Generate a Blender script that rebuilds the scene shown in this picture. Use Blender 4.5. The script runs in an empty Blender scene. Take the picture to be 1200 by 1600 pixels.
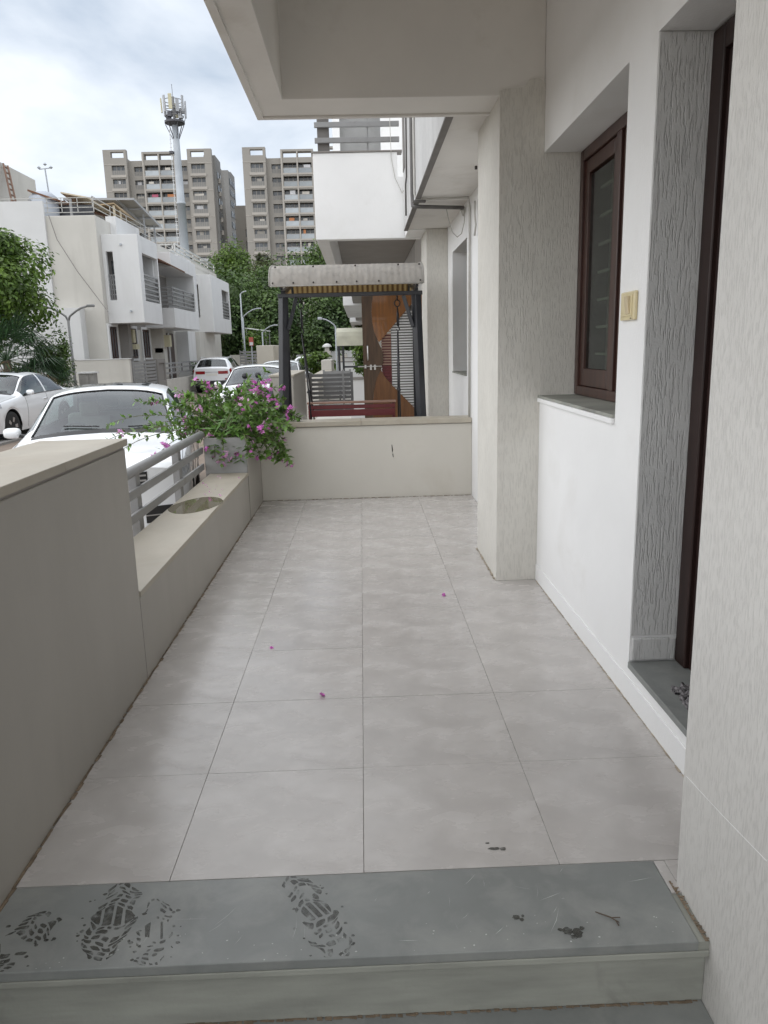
import bpy, math, random
from mathutils import Vector, Matrix
import numpy as np

# ------------------------------------------------------------------ camera, light, exposure
S = bpy.context.scene
COL = S.collection
cam_data = bpy.data.cameras.new("camera")
cam = bpy.data.objects.new("camera", cam_data)
COL.objects.link(cam)
S.camera = cam
YAW, PITCH, ROLL = 0.0248050, 0.2160433, -0.0255687
cy, sy, cp, sp = math.cos(YAW), math.sin(YAW), math.cos(PITCH), math.sin(PITCH)
fwd = Vector((sy * cp, cy * cp, -sp)); r0 = Vector((cy, -sy, 0)); u0 = r0.cross(fwd)
cr, sr = math.cos(ROLL), math.sin(ROLL)
r1 = r0 * cr + u0 * sr; u1 = u0 * cr - r0 * sr
cam.matrix_world = Matrix(((r1.x, u1.x, -fwd.x, 0), (r1.y, u1.y, -fwd.y, 0), (r1.z, u1.z, -fwd.z, 1.4), (0, 0, 0, 1)))
cam_data.sensor_fit = 'VERTICAL'
cam_data.sensor_height = 24
cam_data.lens = 1165.9 / 1600 * 24
cam_data.clip_start = 0.05
cam_data.clip_end = 3000

SUN_EL, SUN_ROT = math.radians(48), math.radians(-112)
sun_data = bpy.data.lights.new("sun", 'SUN')
sun_data.energy = 1.5
sun_data.angle = math.radians(160)
sun_data.color = (1.0, 0.965, 0.92)
sun = bpy.data.objects.new("sun", sun_data)
COL.objects.link(sun)
sdir = Vector((math.sin(SUN_ROT) * math.cos(SUN_EL), math.cos(SUN_ROT) * math.cos(SUN_EL), math.sin(SUN_EL)))
sun.rotation_euler = sdir.to_track_quat('Z', 'Y').to_euler()

W = bpy.data.worlds.new("World")
S.world = W
W.use_nodes = True
wn, wl = W.node_tree.nodes, W.node_tree.links
wn.clear()
def N(t, **k):
    n = wn.new(t)
    for a, b in k.items(): setattr(n, a, b)
    return n
sky = N('ShaderNodeTexSky', sky_type='NISHITA', sun_disc=False, sun_elevation=SUN_EL, sun_rotation=SUN_ROT, altitude=60, air_density=1.0, dust_density=2.0)
tc = N('ShaderNodeTexCoord'); sep = N('ShaderNodeSeparateXYZ')
wl.new(tc.outputs['Generated'], sep.inputs[0])
zz = N('ShaderNodeMath', operation='MAXIMUM'); zz.inputs[1].default_value = 0.0
wl.new(sep.outputs['Z'], zz.inputs[0])
za = N('ShaderNodeMath', operation='ADD'); za.inputs[1].default_value = 0.22
wl.new(zz.outputs[0], za.inputs[0])
dx = N('ShaderNodeMath', operation='DIVIDE'); dy = N('ShaderNodeMath', operation='DIVIDE')
wl.new(sep.outputs['X'], dx.inputs[0]); wl.new(za.outputs[0], dx.inputs[1])
wl.new(sep.outputs['Y'], dy.inputs[0]); wl.new(za.outputs[0], dy.inputs[1])
cmb = N('ShaderNodeCombineXYZ')
wl.new(dx.outputs[0], cmb.inputs[0]); wl.new(dy.outputs[0], cmb.inputs[1])
n1 = N('ShaderNodeTexNoise'); n1.inputs['Scale'].default_value = 1.35; n1.inputs['Detail'].default_value = 7
n1.inputs['Roughness'].default_value = 0.52; n1.inputs['Distortion'].default_value = 0.35
wl.new(cmb.outputs[0], n1.inputs['Vector'])
ramp = N('ShaderNodeValToRGB')
ramp.color_ramp.elements[0].position = 0.36; ramp.color_ramp.elements[0].color = (2.5, 2.95, 3.55, 1)
ramp.color_ramp.elements[1].position = 0.62; ramp.color_ramp.elements[1].color = (4.95, 5.2, 5.5, 1)
hz = N('ShaderNodeMath', operation='MULTIPLY_ADD'); hz.inputs[1].default_value = -0.34; hz.inputs[2].default_value = 0.115
wl.new(zz.outputs[0], hz.inputs[0])
hc = N('ShaderNodeMath', operation='MAXIMUM'); hc.inputs[1].default_value = -0.02; wl.new(hz.outputs[0], hc.inputs[0])
cs = N('ShaderNodeMath', operation='ADD'); wl.new(n1.outputs[0], cs.inputs[0]); wl.new(hc.outputs[0], cs.inputs[1])
wl.new(cs.outputs[0], ramp.inputs[0])
mixs = N('ShaderNodeMix', data_type='RGBA')
mixs.inputs[0].default_value = 0.9
wl.new(sky.outputs[0], mixs.inputs[6]); wl.new(ramp.outputs[0], mixs.inputs[7])
bg = N('ShaderNodeBackground'); bg.inputs[1].default_value = 0.1
wl.new(mixs.outputs[2], bg.inputs[0])
wo = N('ShaderNodeOutputWorld'); wl.new(bg.outputs[0], wo.inputs[0])

S.view_settings.view_transform = 'Standard'
S.view_settings.look = 'None'
S.view_settings.exposure = 1.08
S.view_settings.gamma = 1
S.view_settings.use_curve_mapping = False
S.render.engine = 'CYCLES'
S.cycles.max_bounces = 10
S.cycles.diffuse_bounces = 8
S.cycles.transparent_max_bounces = 12

# ------------------------------------------------------------------ materials
MATS = {}
def mat(name, col, rough=0.6, var=0.08, vs=3.0, vstretch=(1, 1, 1), col2=None, bump=0.0, bs=40, bstretch=(1, 1, 1), bdist=0.004,
        metal=0.0, spec=0.5, grime=None, gs=1.2, gpos=(0.55, 0.75), objrand=0.0, island=0.0, rvar=0.0, transl=0.0, coat=0.0, groove=False, gstretch=(1, 1, 1), alpha=None, bump2=0, bs2=200, wave=None):
    m = bpy.data.materials.new(name); MATS[name] = m
    m.use_nodes = True
    nt = m.node_tree; nd, lk = nt.nodes, nt.links
    b = nd['Principled BSDF']
    b.inputs['Roughness'].default_value = rough
    b.inputs['Metallic'].default_value = metal
    b.inputs['Specular IOR Level'].default_value = spec
    b.inputs['Coat Weight'].default_value = coat
    b.inputs['Coat Roughness'].default_value = 0.04
    tc = nd.new('ShaderNodeTexCoord')
    def mapped(st):
        mp = nd.new('ShaderNodeMapping'); mp.inputs['Scale'].default_value = st
        lk.new(tc.outputs['Object'], mp.inputs[0]); return mp.outputs[0]
    def noise(sc, st, det=5, ro=0.55, dist=0.0):
        n = nd.new('ShaderNodeTexNoise'); n.inputs['Scale'].default_value = sc; n.inputs['Detail'].default_value = det
        n.inputs['Roughness'].default_value = ro; n.inputs['Distortion'].default_value = dist
        lk.new(mapped(st), n.inputs['Vector']); return n.outputs[0]
    def mixc(f, a, bb, mode='MIX'):
        x = nd.new('ShaderNodeMix'); x.data_type = 'RGBA'; x.blend_type = mode
        for s_, v in ((0, f), (6, a), (7, bb)):
            if hasattr(v, 'links') or hasattr(v, 'is_output'): lk.new(v, x.inputs[s_])
            else: x.inputs[s_].default_value = v
        return x.outputs[2]
    c4 = lambda c: (c[0], c[1], c[2], 1)
    lo = c4([max(0, v * (1 - var)) for v in col]); hi = c4(col2) if col2 else c4([min(1, v * (1 + var)) for v in col])
    nz = noise(vs, vstretch)
    rp = nd.new('ShaderNodeValToRGB'); rp.color_ramp.elements[0].position = 0.32; rp.color_ramp.elements[1].position = 0.68
    rp.color_ramp.elements[0].color = lo; rp.color_ramp.elements[1].color = hi
    lk.new(nz, rp.inputs[0]); out = rp.outputs[0]
    if wave:
        wv = nd.new('ShaderNodeTexWave'); wv.bands_direction = wave[0]; wv.inputs['Scale'].default_value = wave[1]
        wv.inputs['Distortion'].default_value = wave[3] if len(wave) > 3 else 0
        lk.new(mapped((1, 1, 1)), wv.inputs['Vector'])
        out = mixc(wv.outputs['Fac'], out, c4(wave[2]))
    if grime:
        gz = noise(gs, gstretch, 8, 0.62, 0.4)
        gr = nd.new('ShaderNodeValToRGB'); gr.color_ramp.elements[0].position = gpos[0]; gr.color_ramp.elements[1].position = gpos[1]
        gr.color_ramp.elements[0].color = (0, 0, 0, 1); gr.color_ramp.elements[1].color = (1, 1, 1, 1)
        lk.new(gz, gr.inputs[0]); out = mixc(gr.outputs[0], out, c4(grime))
    if objrand:
        oi = nd.new('ShaderNodeObjectInfo'); mr = nd.new('ShaderNodeMapRange')
        mr.inputs['To Min'].default_value = 1 - objrand; mr.inputs['To Max'].default_value = 1 + objrand
        lk.new(oi.outputs['Random'], mr.inputs[0])
        vm = nd.new('ShaderNodeVectorMath'); vm.operation = 'SCALE'
        lk.new(out, vm.inputs[0]); lk.new(mr.outputs[0], vm.inputs['Scale']); out = vm.outputs[0]
    if island:
        ge = nd.new('ShaderNodeNewGeometry'); mr = nd.new('ShaderNodeMapRange')
        mr.inputs['To Min'].default_value = 1 - island; mr.inputs['To Max'].default_value = 1 + island
        lk.new(ge.outputs['Random Per Island'], mr.inputs[0])
        vm = nd.new('ShaderNodeVectorMath'); vm.operation = 'SCALE'
        lk.new(out, vm.inputs[0]); lk.new(mr.outputs[0], vm.inputs['Scale']); out = vm.outputs[0]
    lk.new(out, b.inputs['Base Color'])
    if rvar:
        mr = nd.new('ShaderNodeMapRange'); mr.inputs['To Min'].default_value = max(0.02, rough - rvar); mr.inputs['To Max'].default_value = min(1, rough + rvar)
        mr.inputs['From Min'].default_value = 0.3; mr.inputs['From Max'].default_value = 0.7
        lk.new(noise(vs * 1.7, vstretch, 6), mr.inputs[0]); lk.new(mr.outputs[0], b.inputs['Roughness'])
    if bump:
        h = noise(bs, bstretch, 3, 0.55, 0.0 if groove else 0.3)
        if groove:
            g = nd.new('ShaderNodeValToRGB'); g.color_ramp.elements[0].position = 0.38; g.color_ramp.elements[1].position = 0.50
            lk.new(h, g.inputs[0]); h = g.outputs[0]
            dk = nd.new('ShaderNodeMapRange'); dk.inputs['To Min'].default_value = 0.90; dk.inputs['To Max'].default_value = 1.0
            lk.new(h, dk.inputs[0]); vm = nd.new('ShaderNodeVectorMath'); vm.operation = 'SCALE'
            lk.new(out, vm.inputs[0]); lk.new(dk.outputs[0], vm.inputs['Scale']); lk.new(vm.outputs[0], b.inputs['Base Color'])
        if bump2:
            h2 = noise(bs2, (1, 1, 1), 3)
            ma = nd.new('ShaderNodeMath'); ma.operation = 'MULTIPLY_ADD'; ma.inputs[1].default_value = bump2
            lk.new(h2, ma.inputs[0]); lk.new(h, ma.inputs[2]); h = ma.outputs[0]
        bp = nd.new('ShaderNodeBump'); bp.inputs['Strength'].default_value = bump; bp.inputs['Distance'].default_value = bdist
        lk.new(h, bp.inputs['Height']); lk.new(bp.outputs[0], b.inputs['Normal'])
    if alpha:
        ar = nd.new('ShaderNodeMapRange'); ar.inputs['From Min'].default_value = .35; ar.inputs['From Max'].default_value = .65
        ar.inputs['To Min'].default_value, ar.inputs['To Max'].default_value = alpha[0], alpha[1]
        lk.new(noise(alpha[2], (1, 1, 1), 3), ar.inputs[0]); lk.new(ar.outputs[0], b.inputs['Alpha'])
    if transl:
        tr = nd.new('ShaderNodeBsdfTranslucent'); lk.new(out, tr.inputs[0])
        ms = nd.new('ShaderNodeMixShader'); ms.inputs[0].default_value = transl
        lk.new(b.outputs[0], ms.inputs[1]); lk.new(tr.outputs[0], ms.inputs[2])
        lk.new(ms.outputs[0], nd['Material Output'].inputs[0])
    return m

def glass_mat(name, tint, refl=0.12, rough=0.02):
    m = bpy.data.materials.new(name); MATS[name] = m; m.use_nodes = True
    nd, lk = m.node_tree.nodes, m.node_tree.links
    nd.remove(nd['Principled BSDF'])
    tr = nd.new('ShaderNodeBsdfTransparent'); tr.inputs[0].default_value = (*tint, 1)
    gl = nd.new('ShaderNodeBsdfGlossy'); gl.inputs['Roughness'].default_value = rough; gl.inputs[0].default_value = (.95, .97, 1, 1)
    fr = nd.new('ShaderNodeLayerWeight'); fr.inputs[0].default_value = 0.5
    pw = nd.new('ShaderNodeMath'); pw.operation = 'POWER'; pw.inputs[1].default_value = 4.0
    lk.new(fr.outputs['Facing'], pw.inputs[0])
    ad = nd.new('ShaderNodeMath'); ad.operation = 'MULTIPLY_ADD'; ad.inputs[1].default_value = 0.7; ad.inputs[2].default_value = refl; ad.use_clamp = True
    lk.new(pw.outputs[0], ad.inputs[0])
    ms = nd.new('ShaderNodeMixShader'); lk.new(ad.outputs[0], ms.inputs[0]); lk.new(tr.outputs[0], ms.inputs[1]); lk.new(gl.outputs[0], ms.inputs[2])
    lk.new(ms.outputs[0], nd['Material Output'].inputs[0])
    return m

# ------------------------------------------------------------------ mesh helpers
WL = {}
class MB:
    def __init__(s): s.v, s.f, s.m = [], [], []
    def poly(s, pts, mi=0):
        n = len(s.v); s.v += [tuple(p) for p in pts]; s.f.append(tuple(range(n, n + len(pts)))); s.m.append(mi)
    def box(s, x0, x1, y0, y1, z0, z1, mi=0):
        n = len(s.v)
        s.v += [(x0, y0, z0), (x1, y0, z0), (x1, y1, z0), (x0, y1, z0), (x0, y0, z1), (x1, y0, z1), (x1, y1, z1), (x0, y1, z1)]
        for q in ((3, 2, 1, 0), (4, 5, 6, 7), (0, 1, 5, 4), (1, 2, 6, 5), (2, 3, 7, 6), (3, 0, 4, 7)):
            s.f.append(tuple(n + i for i in q)); s.m.append(mi)
        return s
    def bar(s, a, b, w, h, mi=0, up=(0, 0, 1)):
        a, b = Vector(a), Vector(b); d = (b - a).normalized(); u = Vector(up)
        r = d.cross(u)
        if r.length < 1e-4: r = d.cross(Vector((1, 0, 0)))
        r.normalize(); u = r.cross(d)
        n = len(s.v)
        for p in (a, b):
            for i, j in ((-1, -1), (1, -1), (1, 1), (-1, 1)):
                s.v.append(tuple(p + r * (i * w / 2) + u * (j * h / 2)))
        for q in ((3, 2, 1, 0), (4, 5, 6, 7), (0, 1, 5, 4), (1, 2, 6, 5), (2, 3, 7, 6), (3, 0, 4, 7)):
            s.f.append(tuple(n + i for i in q)); s.m.append(mi)
        return s
    def tube(s, pts, r, n=8, mi=0, cap=True):
        P = [Vector(p) for p in pts]; k0 = len(s.v); R = r if hasattr(r, '__len__') else [r] * len(P)
        ref = None
        for i, p in enumerate(P):
            d = (P[min(i + 1, len(P) - 1)] - P[max(i - 1, 0)]).normalized()
            if ref is None:
                ref = d.orthogonal().normalized()
            ref = (ref - d * ref.dot(d)).normalized(); o = d.cross(ref)
            for j in range(n):
                a = 2 * math.pi * j / n
                s.v.append(tuple(p + (ref * math.cos(a) + o * math.sin(a)) * R[i]))
        for i in range(len(P) - 1):
            for j in range(n):
                a = k0 + i * n + j; b = k0 + i * n + (j + 1) % n
                s.f.append((a, b, b + n, a + n)); s.m.append(mi)
        if cap:
            s.f.append(tuple(k0 + j for j in reversed(range(n)))); s.m.append(mi)
            s.f.append(tuple(k0 + (len(P) - 1) * n + j for j in range(n))); s.m.append(mi)
        return s
    def lathe(s, prof, c=(0, 0, 0), n=16, axis='z', mi=0, cap=True):
        k0 = len(s.v)
        for (r, h) in prof:
            for j in range(n):
                a = 2 * math.pi * j / n; p, q = r * math.cos(a), r * math.sin(a)
                t = {'z': (p, q, h), 'x': (h, p, q), 'y': (q, h, p)}[axis]
                s.v.append((c[0] + t[0], c[1] + t[1], c[2] + t[2]))
        for i in range(len(prof) - 1):
            for j in range(n):
                a = k0 + i * n + j; b = k0 + i * n + (j + 1) % n
                s.f.append((a, b, b + n, a + n)); s.m.append(mi)
        if cap:
            s.f.append(tuple(k0 + j for j in reversed(range(n)))); s.m.append(mi)
            s.f.append(tuple(k0 + (len(prof) - 1) * n + j for j in range(n))); s.m.append(mi)
        return s
    def prism(s, pts, axis, a, b, mi=0):
        def P(p, h): return {'x': (h, p[0], p[1]), 'y': (p[0], h, p[1]), 'z': (p[0], p[1], h)}[axis]
        s.poly([P(p, a) for p in pts], mi); s.poly([P(p, b) for p in reversed(pts)], mi)
        for i in range(len(pts)):
            p, q = pts[i], pts[(i + 1) % len(pts)]
            s.poly([P(q, a), P(p, a), P(p, b), P(q, b)], mi)
        return s
    def grid3(s, xs, ys, zs, fn, mi=0):
        """solid from filled cells; only outside faces are made"""
        nx, ny, nz = len(xs) - 1, len(ys) - 1, len(zs) - 1
        F = [[[fn((xs[i] + xs[i + 1]) / 2, (ys[j] + ys[j + 1]) / 2, (zs[k] + zs[k + 1]) / 2) for k in range(nz)] for j in range(ny)] for i in range(nx)]
        idx = {}
        def V(i, j, k):
            if (i, j, k) not in idx:
                idx[(i, j, k)] = len(s.v); s.v.append((xs[i], ys[j], zs[k]))
            return idx[(i, j, k)]
        def g(i, j, k): return 0 <= i < nx and 0 <= j < ny and 0 <= k < nz and F[i][j][k]
        for i in range(nx):
            for j in range(ny):
                for k in range(nz):
                    if not F[i][j][k]: continue
                    for (di, dj, dk), q in (((-1, 0, 0), ((0, 0, 0), (0, 0, 1), (0, 1, 1), (0, 1, 0))), ((1, 0, 0), ((1, 0, 0), (1, 1, 0), (1, 1, 1), (1, 0, 1))),
                                            ((0, -1, 0), ((0, 0, 0), (1, 0, 0), (1, 0, 1), (0, 0, 1))), ((0, 1, 0), ((0, 1, 0), (0, 1, 1), (1, 1, 1), (1, 1, 0))),
                                            ((0, 0, -1), ((0, 0, 0), (0, 1, 0), (1, 1, 0), (1, 0, 0))), ((0, 0, 1), ((0, 0, 1), (1, 0, 1), (1, 1, 1), (0, 1, 1)))):
                        if not g(i + di, j + dj, k + dk):
                            s.f.append(tuple(V(i + a, j + b, k + c) for a, b, c in q)); s.m.append(mi)
        return s
    def build(s, name, mats, parent=None, smooth=False, bevel=0, world=True, segs=2):
        me = bpy.data.meshes.new(name)
        off = Vector(WL.get(parent.name, (0, 0, 0))) if (parent is not None and world) else Vector((0, 0, 0))
        me.from_pydata([(v[0] - off.x, v[1] - off.y, v[2] - off.z) for v in s.v], [], s.f)
        if not isinstance(mats, (list, tuple)): mats = [mats]
        for m in mats: me.materials.append(MATS[m] if isinstance(m, str) else m)
        me.polygons.foreach_set('material_index', s.m)
        if smooth: me.polygons.foreach_set('use_smooth', [True] * len(s.f))
        me.update()
        o = bpy.data.objects.new(name, me); COL.objects.link(o)
        if parent is not None: o.parent = parent
        WL[o.name] = tuple(off)
        if bevel:
            b = o.modifiers.new('bevel', 'BEVEL'); b.width = bevel; b.segments = segs; b.limit_method = 'ANGLE'; b.angle_limit = math.radians(40)
        return o

def tag(o, label, cat, group=None, kind=None):
    o['label'] = label; o['category'] = cat
    if group: o['group'] = group
    if kind: o['kind'] = kind
    return o
def thing(name, label, cat, loc=(0, 0, 0), group=None):
    o = bpy.data.objects.new(name, None); COL.objects.link(o); o.location = loc; o.empty_display_size = 0.1
    WL[o.name] = tuple(loc)
    return tag(o, label, cat, group)
def struct(o, label=None):
    o['kind'] = 'structure'
    if label: o['label'] = label
    return o
def B(name, m, parent, *bx, bevel=0, smooth=False):
    mb = MB()
    for b in bx: mb.box(*b)
    return mb.build(name, m, parent, bevel=bevel, smooth=smooth)
def dup_part(o, loc, parent, rot=None):
    c = o.copy(); COL.objects.link(c); c.parent = parent; c.location = loc
    if rot: c.rotation_euler = rot
    return c
def copy_tree(o, parent=None):
    c = o.copy(); COL.objects.link(c)
    if parent is not None: c.parent = parent
    for ch in list(o.children): copy_tree(ch, c)
    return c
rng = random.Random(7)

# palette
mat('plaster_cream', (.66, .64, .59), .75, .05, 2.0, bump=.45, bs=135, bstretch=(1.1, 1.1, .15), bdist=.003, groove=True, grime=(.60, .575, .52), gs=1.6, bump2=.35, bs2=160)
mat('plaster_rough', (.66, .66, .65), .8, .05, 3.0, bump=.55, bs=125, bstretch=(1.1, 1.1, .13), bdist=.004, groove=True, bump2=.35, bs2=120)
mat('plaster_white', (.85, .85, .845), .75, .025, 2.0, bump=.28, bs=60, bstretch=(1.5, 1.5, .5), bdist=.004, grime=(.80, .795, .78), gs=2.2, bump2=.5, bs2=170)
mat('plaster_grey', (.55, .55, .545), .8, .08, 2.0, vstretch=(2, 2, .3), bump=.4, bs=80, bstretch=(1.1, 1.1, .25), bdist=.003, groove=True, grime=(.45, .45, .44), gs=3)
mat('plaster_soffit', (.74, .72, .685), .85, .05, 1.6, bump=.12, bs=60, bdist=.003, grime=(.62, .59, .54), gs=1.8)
mat('plaster_pillar', (.65, .635, .605), .78, .04, 2.0, bump=.5, bs=190, bstretch=(1.1, 1.1, .15), bdist=.002, groove=True, grime=(.63, .615, .58), gs=2.0, bump2=.6, bs2=150)
mat('cladding', (.355, .335, .30), .42, .06, 1.3, gstretch=(1.4, 1.4, .35), gpos=(.45, .9), grime=(.315, .295, .26), gs=2.5, bump=.05, bs=30)
mat('cap_stone', (.405, .37, .305), .5, .10, 3.5, vstretch=(1, .45, 1), grime=(.335, .285, .22), gs=3.0, gpos=(.48, .8), bump=.08, bs=70)
mat('tile', (.455, .432, .412), .25, .07, 4.5, vstretch=(.8, 1.5, 1), objrand=.025, rvar=.10, grime=(.535, .513, .493), gs=7.0, gpos=(.46, .74), bump=.02, bs=25)
mat('grout', (.31, .29, .27), .9)
mat('mortar_pale', (.36, .31, .24), .95, .3, 30, bump=.5, bs=120)
mat('planter_grey', (.28, .28, .275), .7, .08, 4, grime=(.23, .23, .22), gs=5)
mat('slate', (.205, .215, .208), .40, .13, 2.6, grime=(.29, .295, .28), gs=6.5, gpos=(.45, .8), rvar=.1, bump=.1, bs=80)
mat('slate_edge', (.30, .305, .27), .6, .2, 5.0, vstretch=(.5, 1, 3), grime=(.17, .168, .15), gs=3.0, bump=.25, bs=60)
mat('scratch', (.50, .52, .50), .8, .2, 30)
mat('wet', (.085, .085, .075), .25, .3, 20, spec=.5, alpha=(.10, .78, 38))
mat('wet_faint', (.06, .06, .052), .28, .3, 20, spec=.5, alpha=(.02, .50, 30))
mat('water', (.17, .15, .105), .03, .03, 3, spec=.6)
mat('dirt', (.19, .145, .10), .95, .3, 30, bump=.5, bs=120)
mat('wood_dark', (.050, .020, .014), .38, .35, 6, vstretch=(6, 6, .5), coat=.1)
mat('wood_door', (.024, .010, .008), .45, .3, 6, vstretch=(6, 6, .5))
mat('wood_orange', (.20, .072, .009), .38, .22, 5, vstretch=(7, 7, .6), coat=.25)
mat('wood_brown', (.14, .058, .018), .42, .25, 5, vstretch=(7, 7, .6), coat=.2)
mat('wood_umber', (.075, .042, .022), .45, .3, 5, vstretch=(7, 7, .6))
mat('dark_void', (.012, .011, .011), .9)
mat('metal_grey', (.25, .25, .25), .45, .06, 4, spec=.5, grime=(.19, .185, .175), gs=5)
mat('metal_black', (.022, .023, .028), .38, .25, 6, spec=.5)
mat('rust', (.12, .05, .03), .8, .3, 14)
mat('maroon', (.145, .022, .025), .35, .1, 5)
mat('maroon_trim', (.33, .20, .15), .45, .12, 8)
mat('steel', (.55, .54, .52), .3, .05, 5, metal=.9)
mat('canopy', (.56, .54, .51), .6, .10, 6, vstretch=(3.0, 1, 1), grime=(.40, .385, .36), gs=14, gpos=(.5, .75), transl=.5)
mat('canopy_lining', (.80, .62, .30), .6, .1, 5, wave=('X', 5.58, (.22, .13, .06)), transl=.7)
mat('canopy_pale', (.62, .61, .50), .6, .1, 4, transl=.25)
mat('pipe', (.47, .46, .43), .5, .1, 8)
mat('pipe_dark', (.12, .115, .11), .6, .2, 8)
mat('recess_shade', (.27, .25, .23), .8, .06, 3)  # dark tone carries the shade of the deep balcony recess
mat('gate_grey', (.15, .15, .15), .5, .08, 6)
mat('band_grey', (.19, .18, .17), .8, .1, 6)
mat('brass_plastic', (.70, .60, .36), .28, .06, 8, coat=.3)
mat('brass_rocker', (.68, .57, .38), .25, .05, 8, coat=.3)
mat('mark_dark', (.05, .045, .04), .8)
mat('paint_white', (.82, .84, .86), .22, .01, 2, coat=.6)
mat('rubber', (.018, .018, .018), .8, .2, 12)
mat('trim_black', (.02, .02, .021), .45, .1, 6)
mat('interior', (.11, .108, .105), .8, .15, 6)
mat('interior_pale', (.22, .205, .18), .8, .1, 6)
mat('alloy', (.55, .55, .56), .3, .05, 6, metal=.85)
mat('lamp_clear', (.45, .47, .5), .08, .3, 22, spec=.8)
mat('lamp_red', (.28, .012, .015), .12, .2, 9, spec=.7)
mat('plate', (.74, .74, .70), .5, .03)
mat('far_white', (.65, .65, .645), .8, .03, 1.2, grime=(.54, .535, .52), gs=1.1, gstretch=(1.6, 1.6, .22), gpos=(.52, .9), bump=.1, bs=8)
mat('far_cream', (.56, .54, .495), .82, .04, 1.0, grime=(.45, .43, .39), gs=1.0, gstretch=(1.5, 1.5, .25), gpos=(.5, .9))
mat('far_grey', (.24, .225, .21), .8, .08, 1.0)
mat('tower_tan', (.33, .31, .28), .85, .05, .12, grime=(.29, .27, .245), gs=.1)
mat('tower_dark', (.24, .235, .225), .85, .06, .12)
mat('tower_ledge', (.44, .41, .37), .85, .05, .2)
mat('tower_glass', (.085, .095, .105), .15, .4, .6, objrand=.5)
mat('tower_rail', (.36, .39, .41), .25, .12, .5, objrand=.25)
mat('curtain', (.50, .47, .42), .8, .2, 1.0, objrand=.3)
mat('cloth_white', (.62, .62, .63), .9, .1, 2); mat('cloth_orange', (.52, .22, .10), .9, .1, 2); mat('cloth_green', (.03, .22, .15), .9, .1, 2)
mat('cloth_blue', (.10, .16, .42), .9, .1, 2); mat('cloth_pink', (.48, .13, .2), .9, .1, 2)
mat('galv', (.40, .43, .46), .45, .06, 2, spec=.5)
mat('antenna_cream', (.56, .52, .36), .5, .05, 2); mat('antenna_grey', (.42, .43, .45), .5, .05, 2); mat('gear_dark', (.09, .09, .10), .6, .2, 3)
mat('road', (.21, .165, .13), .85, .14, 1.5, grime=(.15, .125, .10), gs=.8, bump=.3, bs=30)
mat('ground', (.17, .15, .12), .95, .2, .4)
mat('asphalt_path', (.26, .25, .235), .9, .1, .8)
mat('leaf_bright', (.085, .17, .026), .5, .35, 1.6, island=.5, transl=.35, col2=(.16, .25, .04))
mat('leaf_dark', (.048, .10, .028), .55, .35, .35, island=.55, transl=.25, col2=(.11, .175, .045))
mat('leaf_mid', (.065, .135, .03), .5, .3, .5, island=.5, transl=.3, col2=(.13, .20, .045))
mat('leaf_light', (.09, .17, .035), .5, .3, .5, island=.5, transl=.35, col2=(.17, .26, .05))
mat('leaf_olive', (.07, .09, .03), .55, .3, .5, island=.5, transl=.3, col2=(.13, .15, .06))
mat('leaf_shrub', (.105, .225, .045), .42, .3, 8, island=.55, transl=.3, col2=(.18, .31, .07))
mat('leaf_bamboo', (.10, .21, .04), .45, .2, 8, island=.35, transl=.3)
mat('palm_leaf', (.03, .065, .025), .5, .3, 2, island=.5, transl=.2)
mat('palm_dry', (.16, .11, .05), .7, .3, 2, island=.5)
mat('bark', (.10, .075, .055), .9, .3, 8, bump=.6, bs=20)
mat('stem', (.12, .13, .06), .7, .2, 20)
mat('petal', (.66, .20, .58), .5, .2, 40, island=.35, transl=.3)
mat('petal_pale', (.76, .42, .70), .5, .2, 40, island=.3, transl=.3)
mat('soil', (.06, .045, .035), .95, .3, 30)
mat('solar', (.30, .285, .25), .5, .08, 2)
mat('solar_frame', (.35, .36, .37), .4)
mat('tarp_tan', (.34, .25, .15), .8, .1, 3)
mat('tarp_cream', (.52, .45, .33), .8, .1, 3)
mat('awning_brown', (.16, .075, .04), .8, .15, 3)
mat('tank_grey', (.42, .45, .50), .6, .05, 3)
mat('rust_ladder', (.20, .12, .085), .8, .2, 6)
mat('cabinet', (.27, .26, .245), .6, .08, 3)
mat('fabric_mottled', (.10, .095, .095), .95, .9, 60, col2=(.33, .31, .32), bump=.8, bs=90)
mat('beige_panel', (.52, .49, .42), .7, .04, 2)
mat('sign_red', (.42, .09, .07), .5, .1, 3)
mat('skin_yellow', (.55, .45, .12), .6)
glass_mat('glass_clear', (.58, .70, .69), .10)
glass_mat('glass_dark', (.13, .15, .155), .10)
glass_mat('glass_window', (.62, .67, .62), .03)
# ------------------------------------------------------------------ ground, road, porch floor
RZ = -0.42
gm = MB()
gm.poly([(-1500, -1500, RZ - .03), (1500, -1500, RZ - .03), (1500, 1500, RZ - .03), (-1500, 1500, RZ - .03)])
struct(gm.build('ground', 'ground', None), 'bare earth stretching off to the horizon')
struct(B('road', 'road', None, (-7.7, -1.36, -20, 75, RZ - .02, RZ)), 'brown paved lane between the two rows of houses')
struct(B('pavement', 'asphalt_path', None, (-11, -7.7, -20, 75, RZ - .02, RZ + .05)), 'raised paved verge along the far side of the lane')

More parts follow.
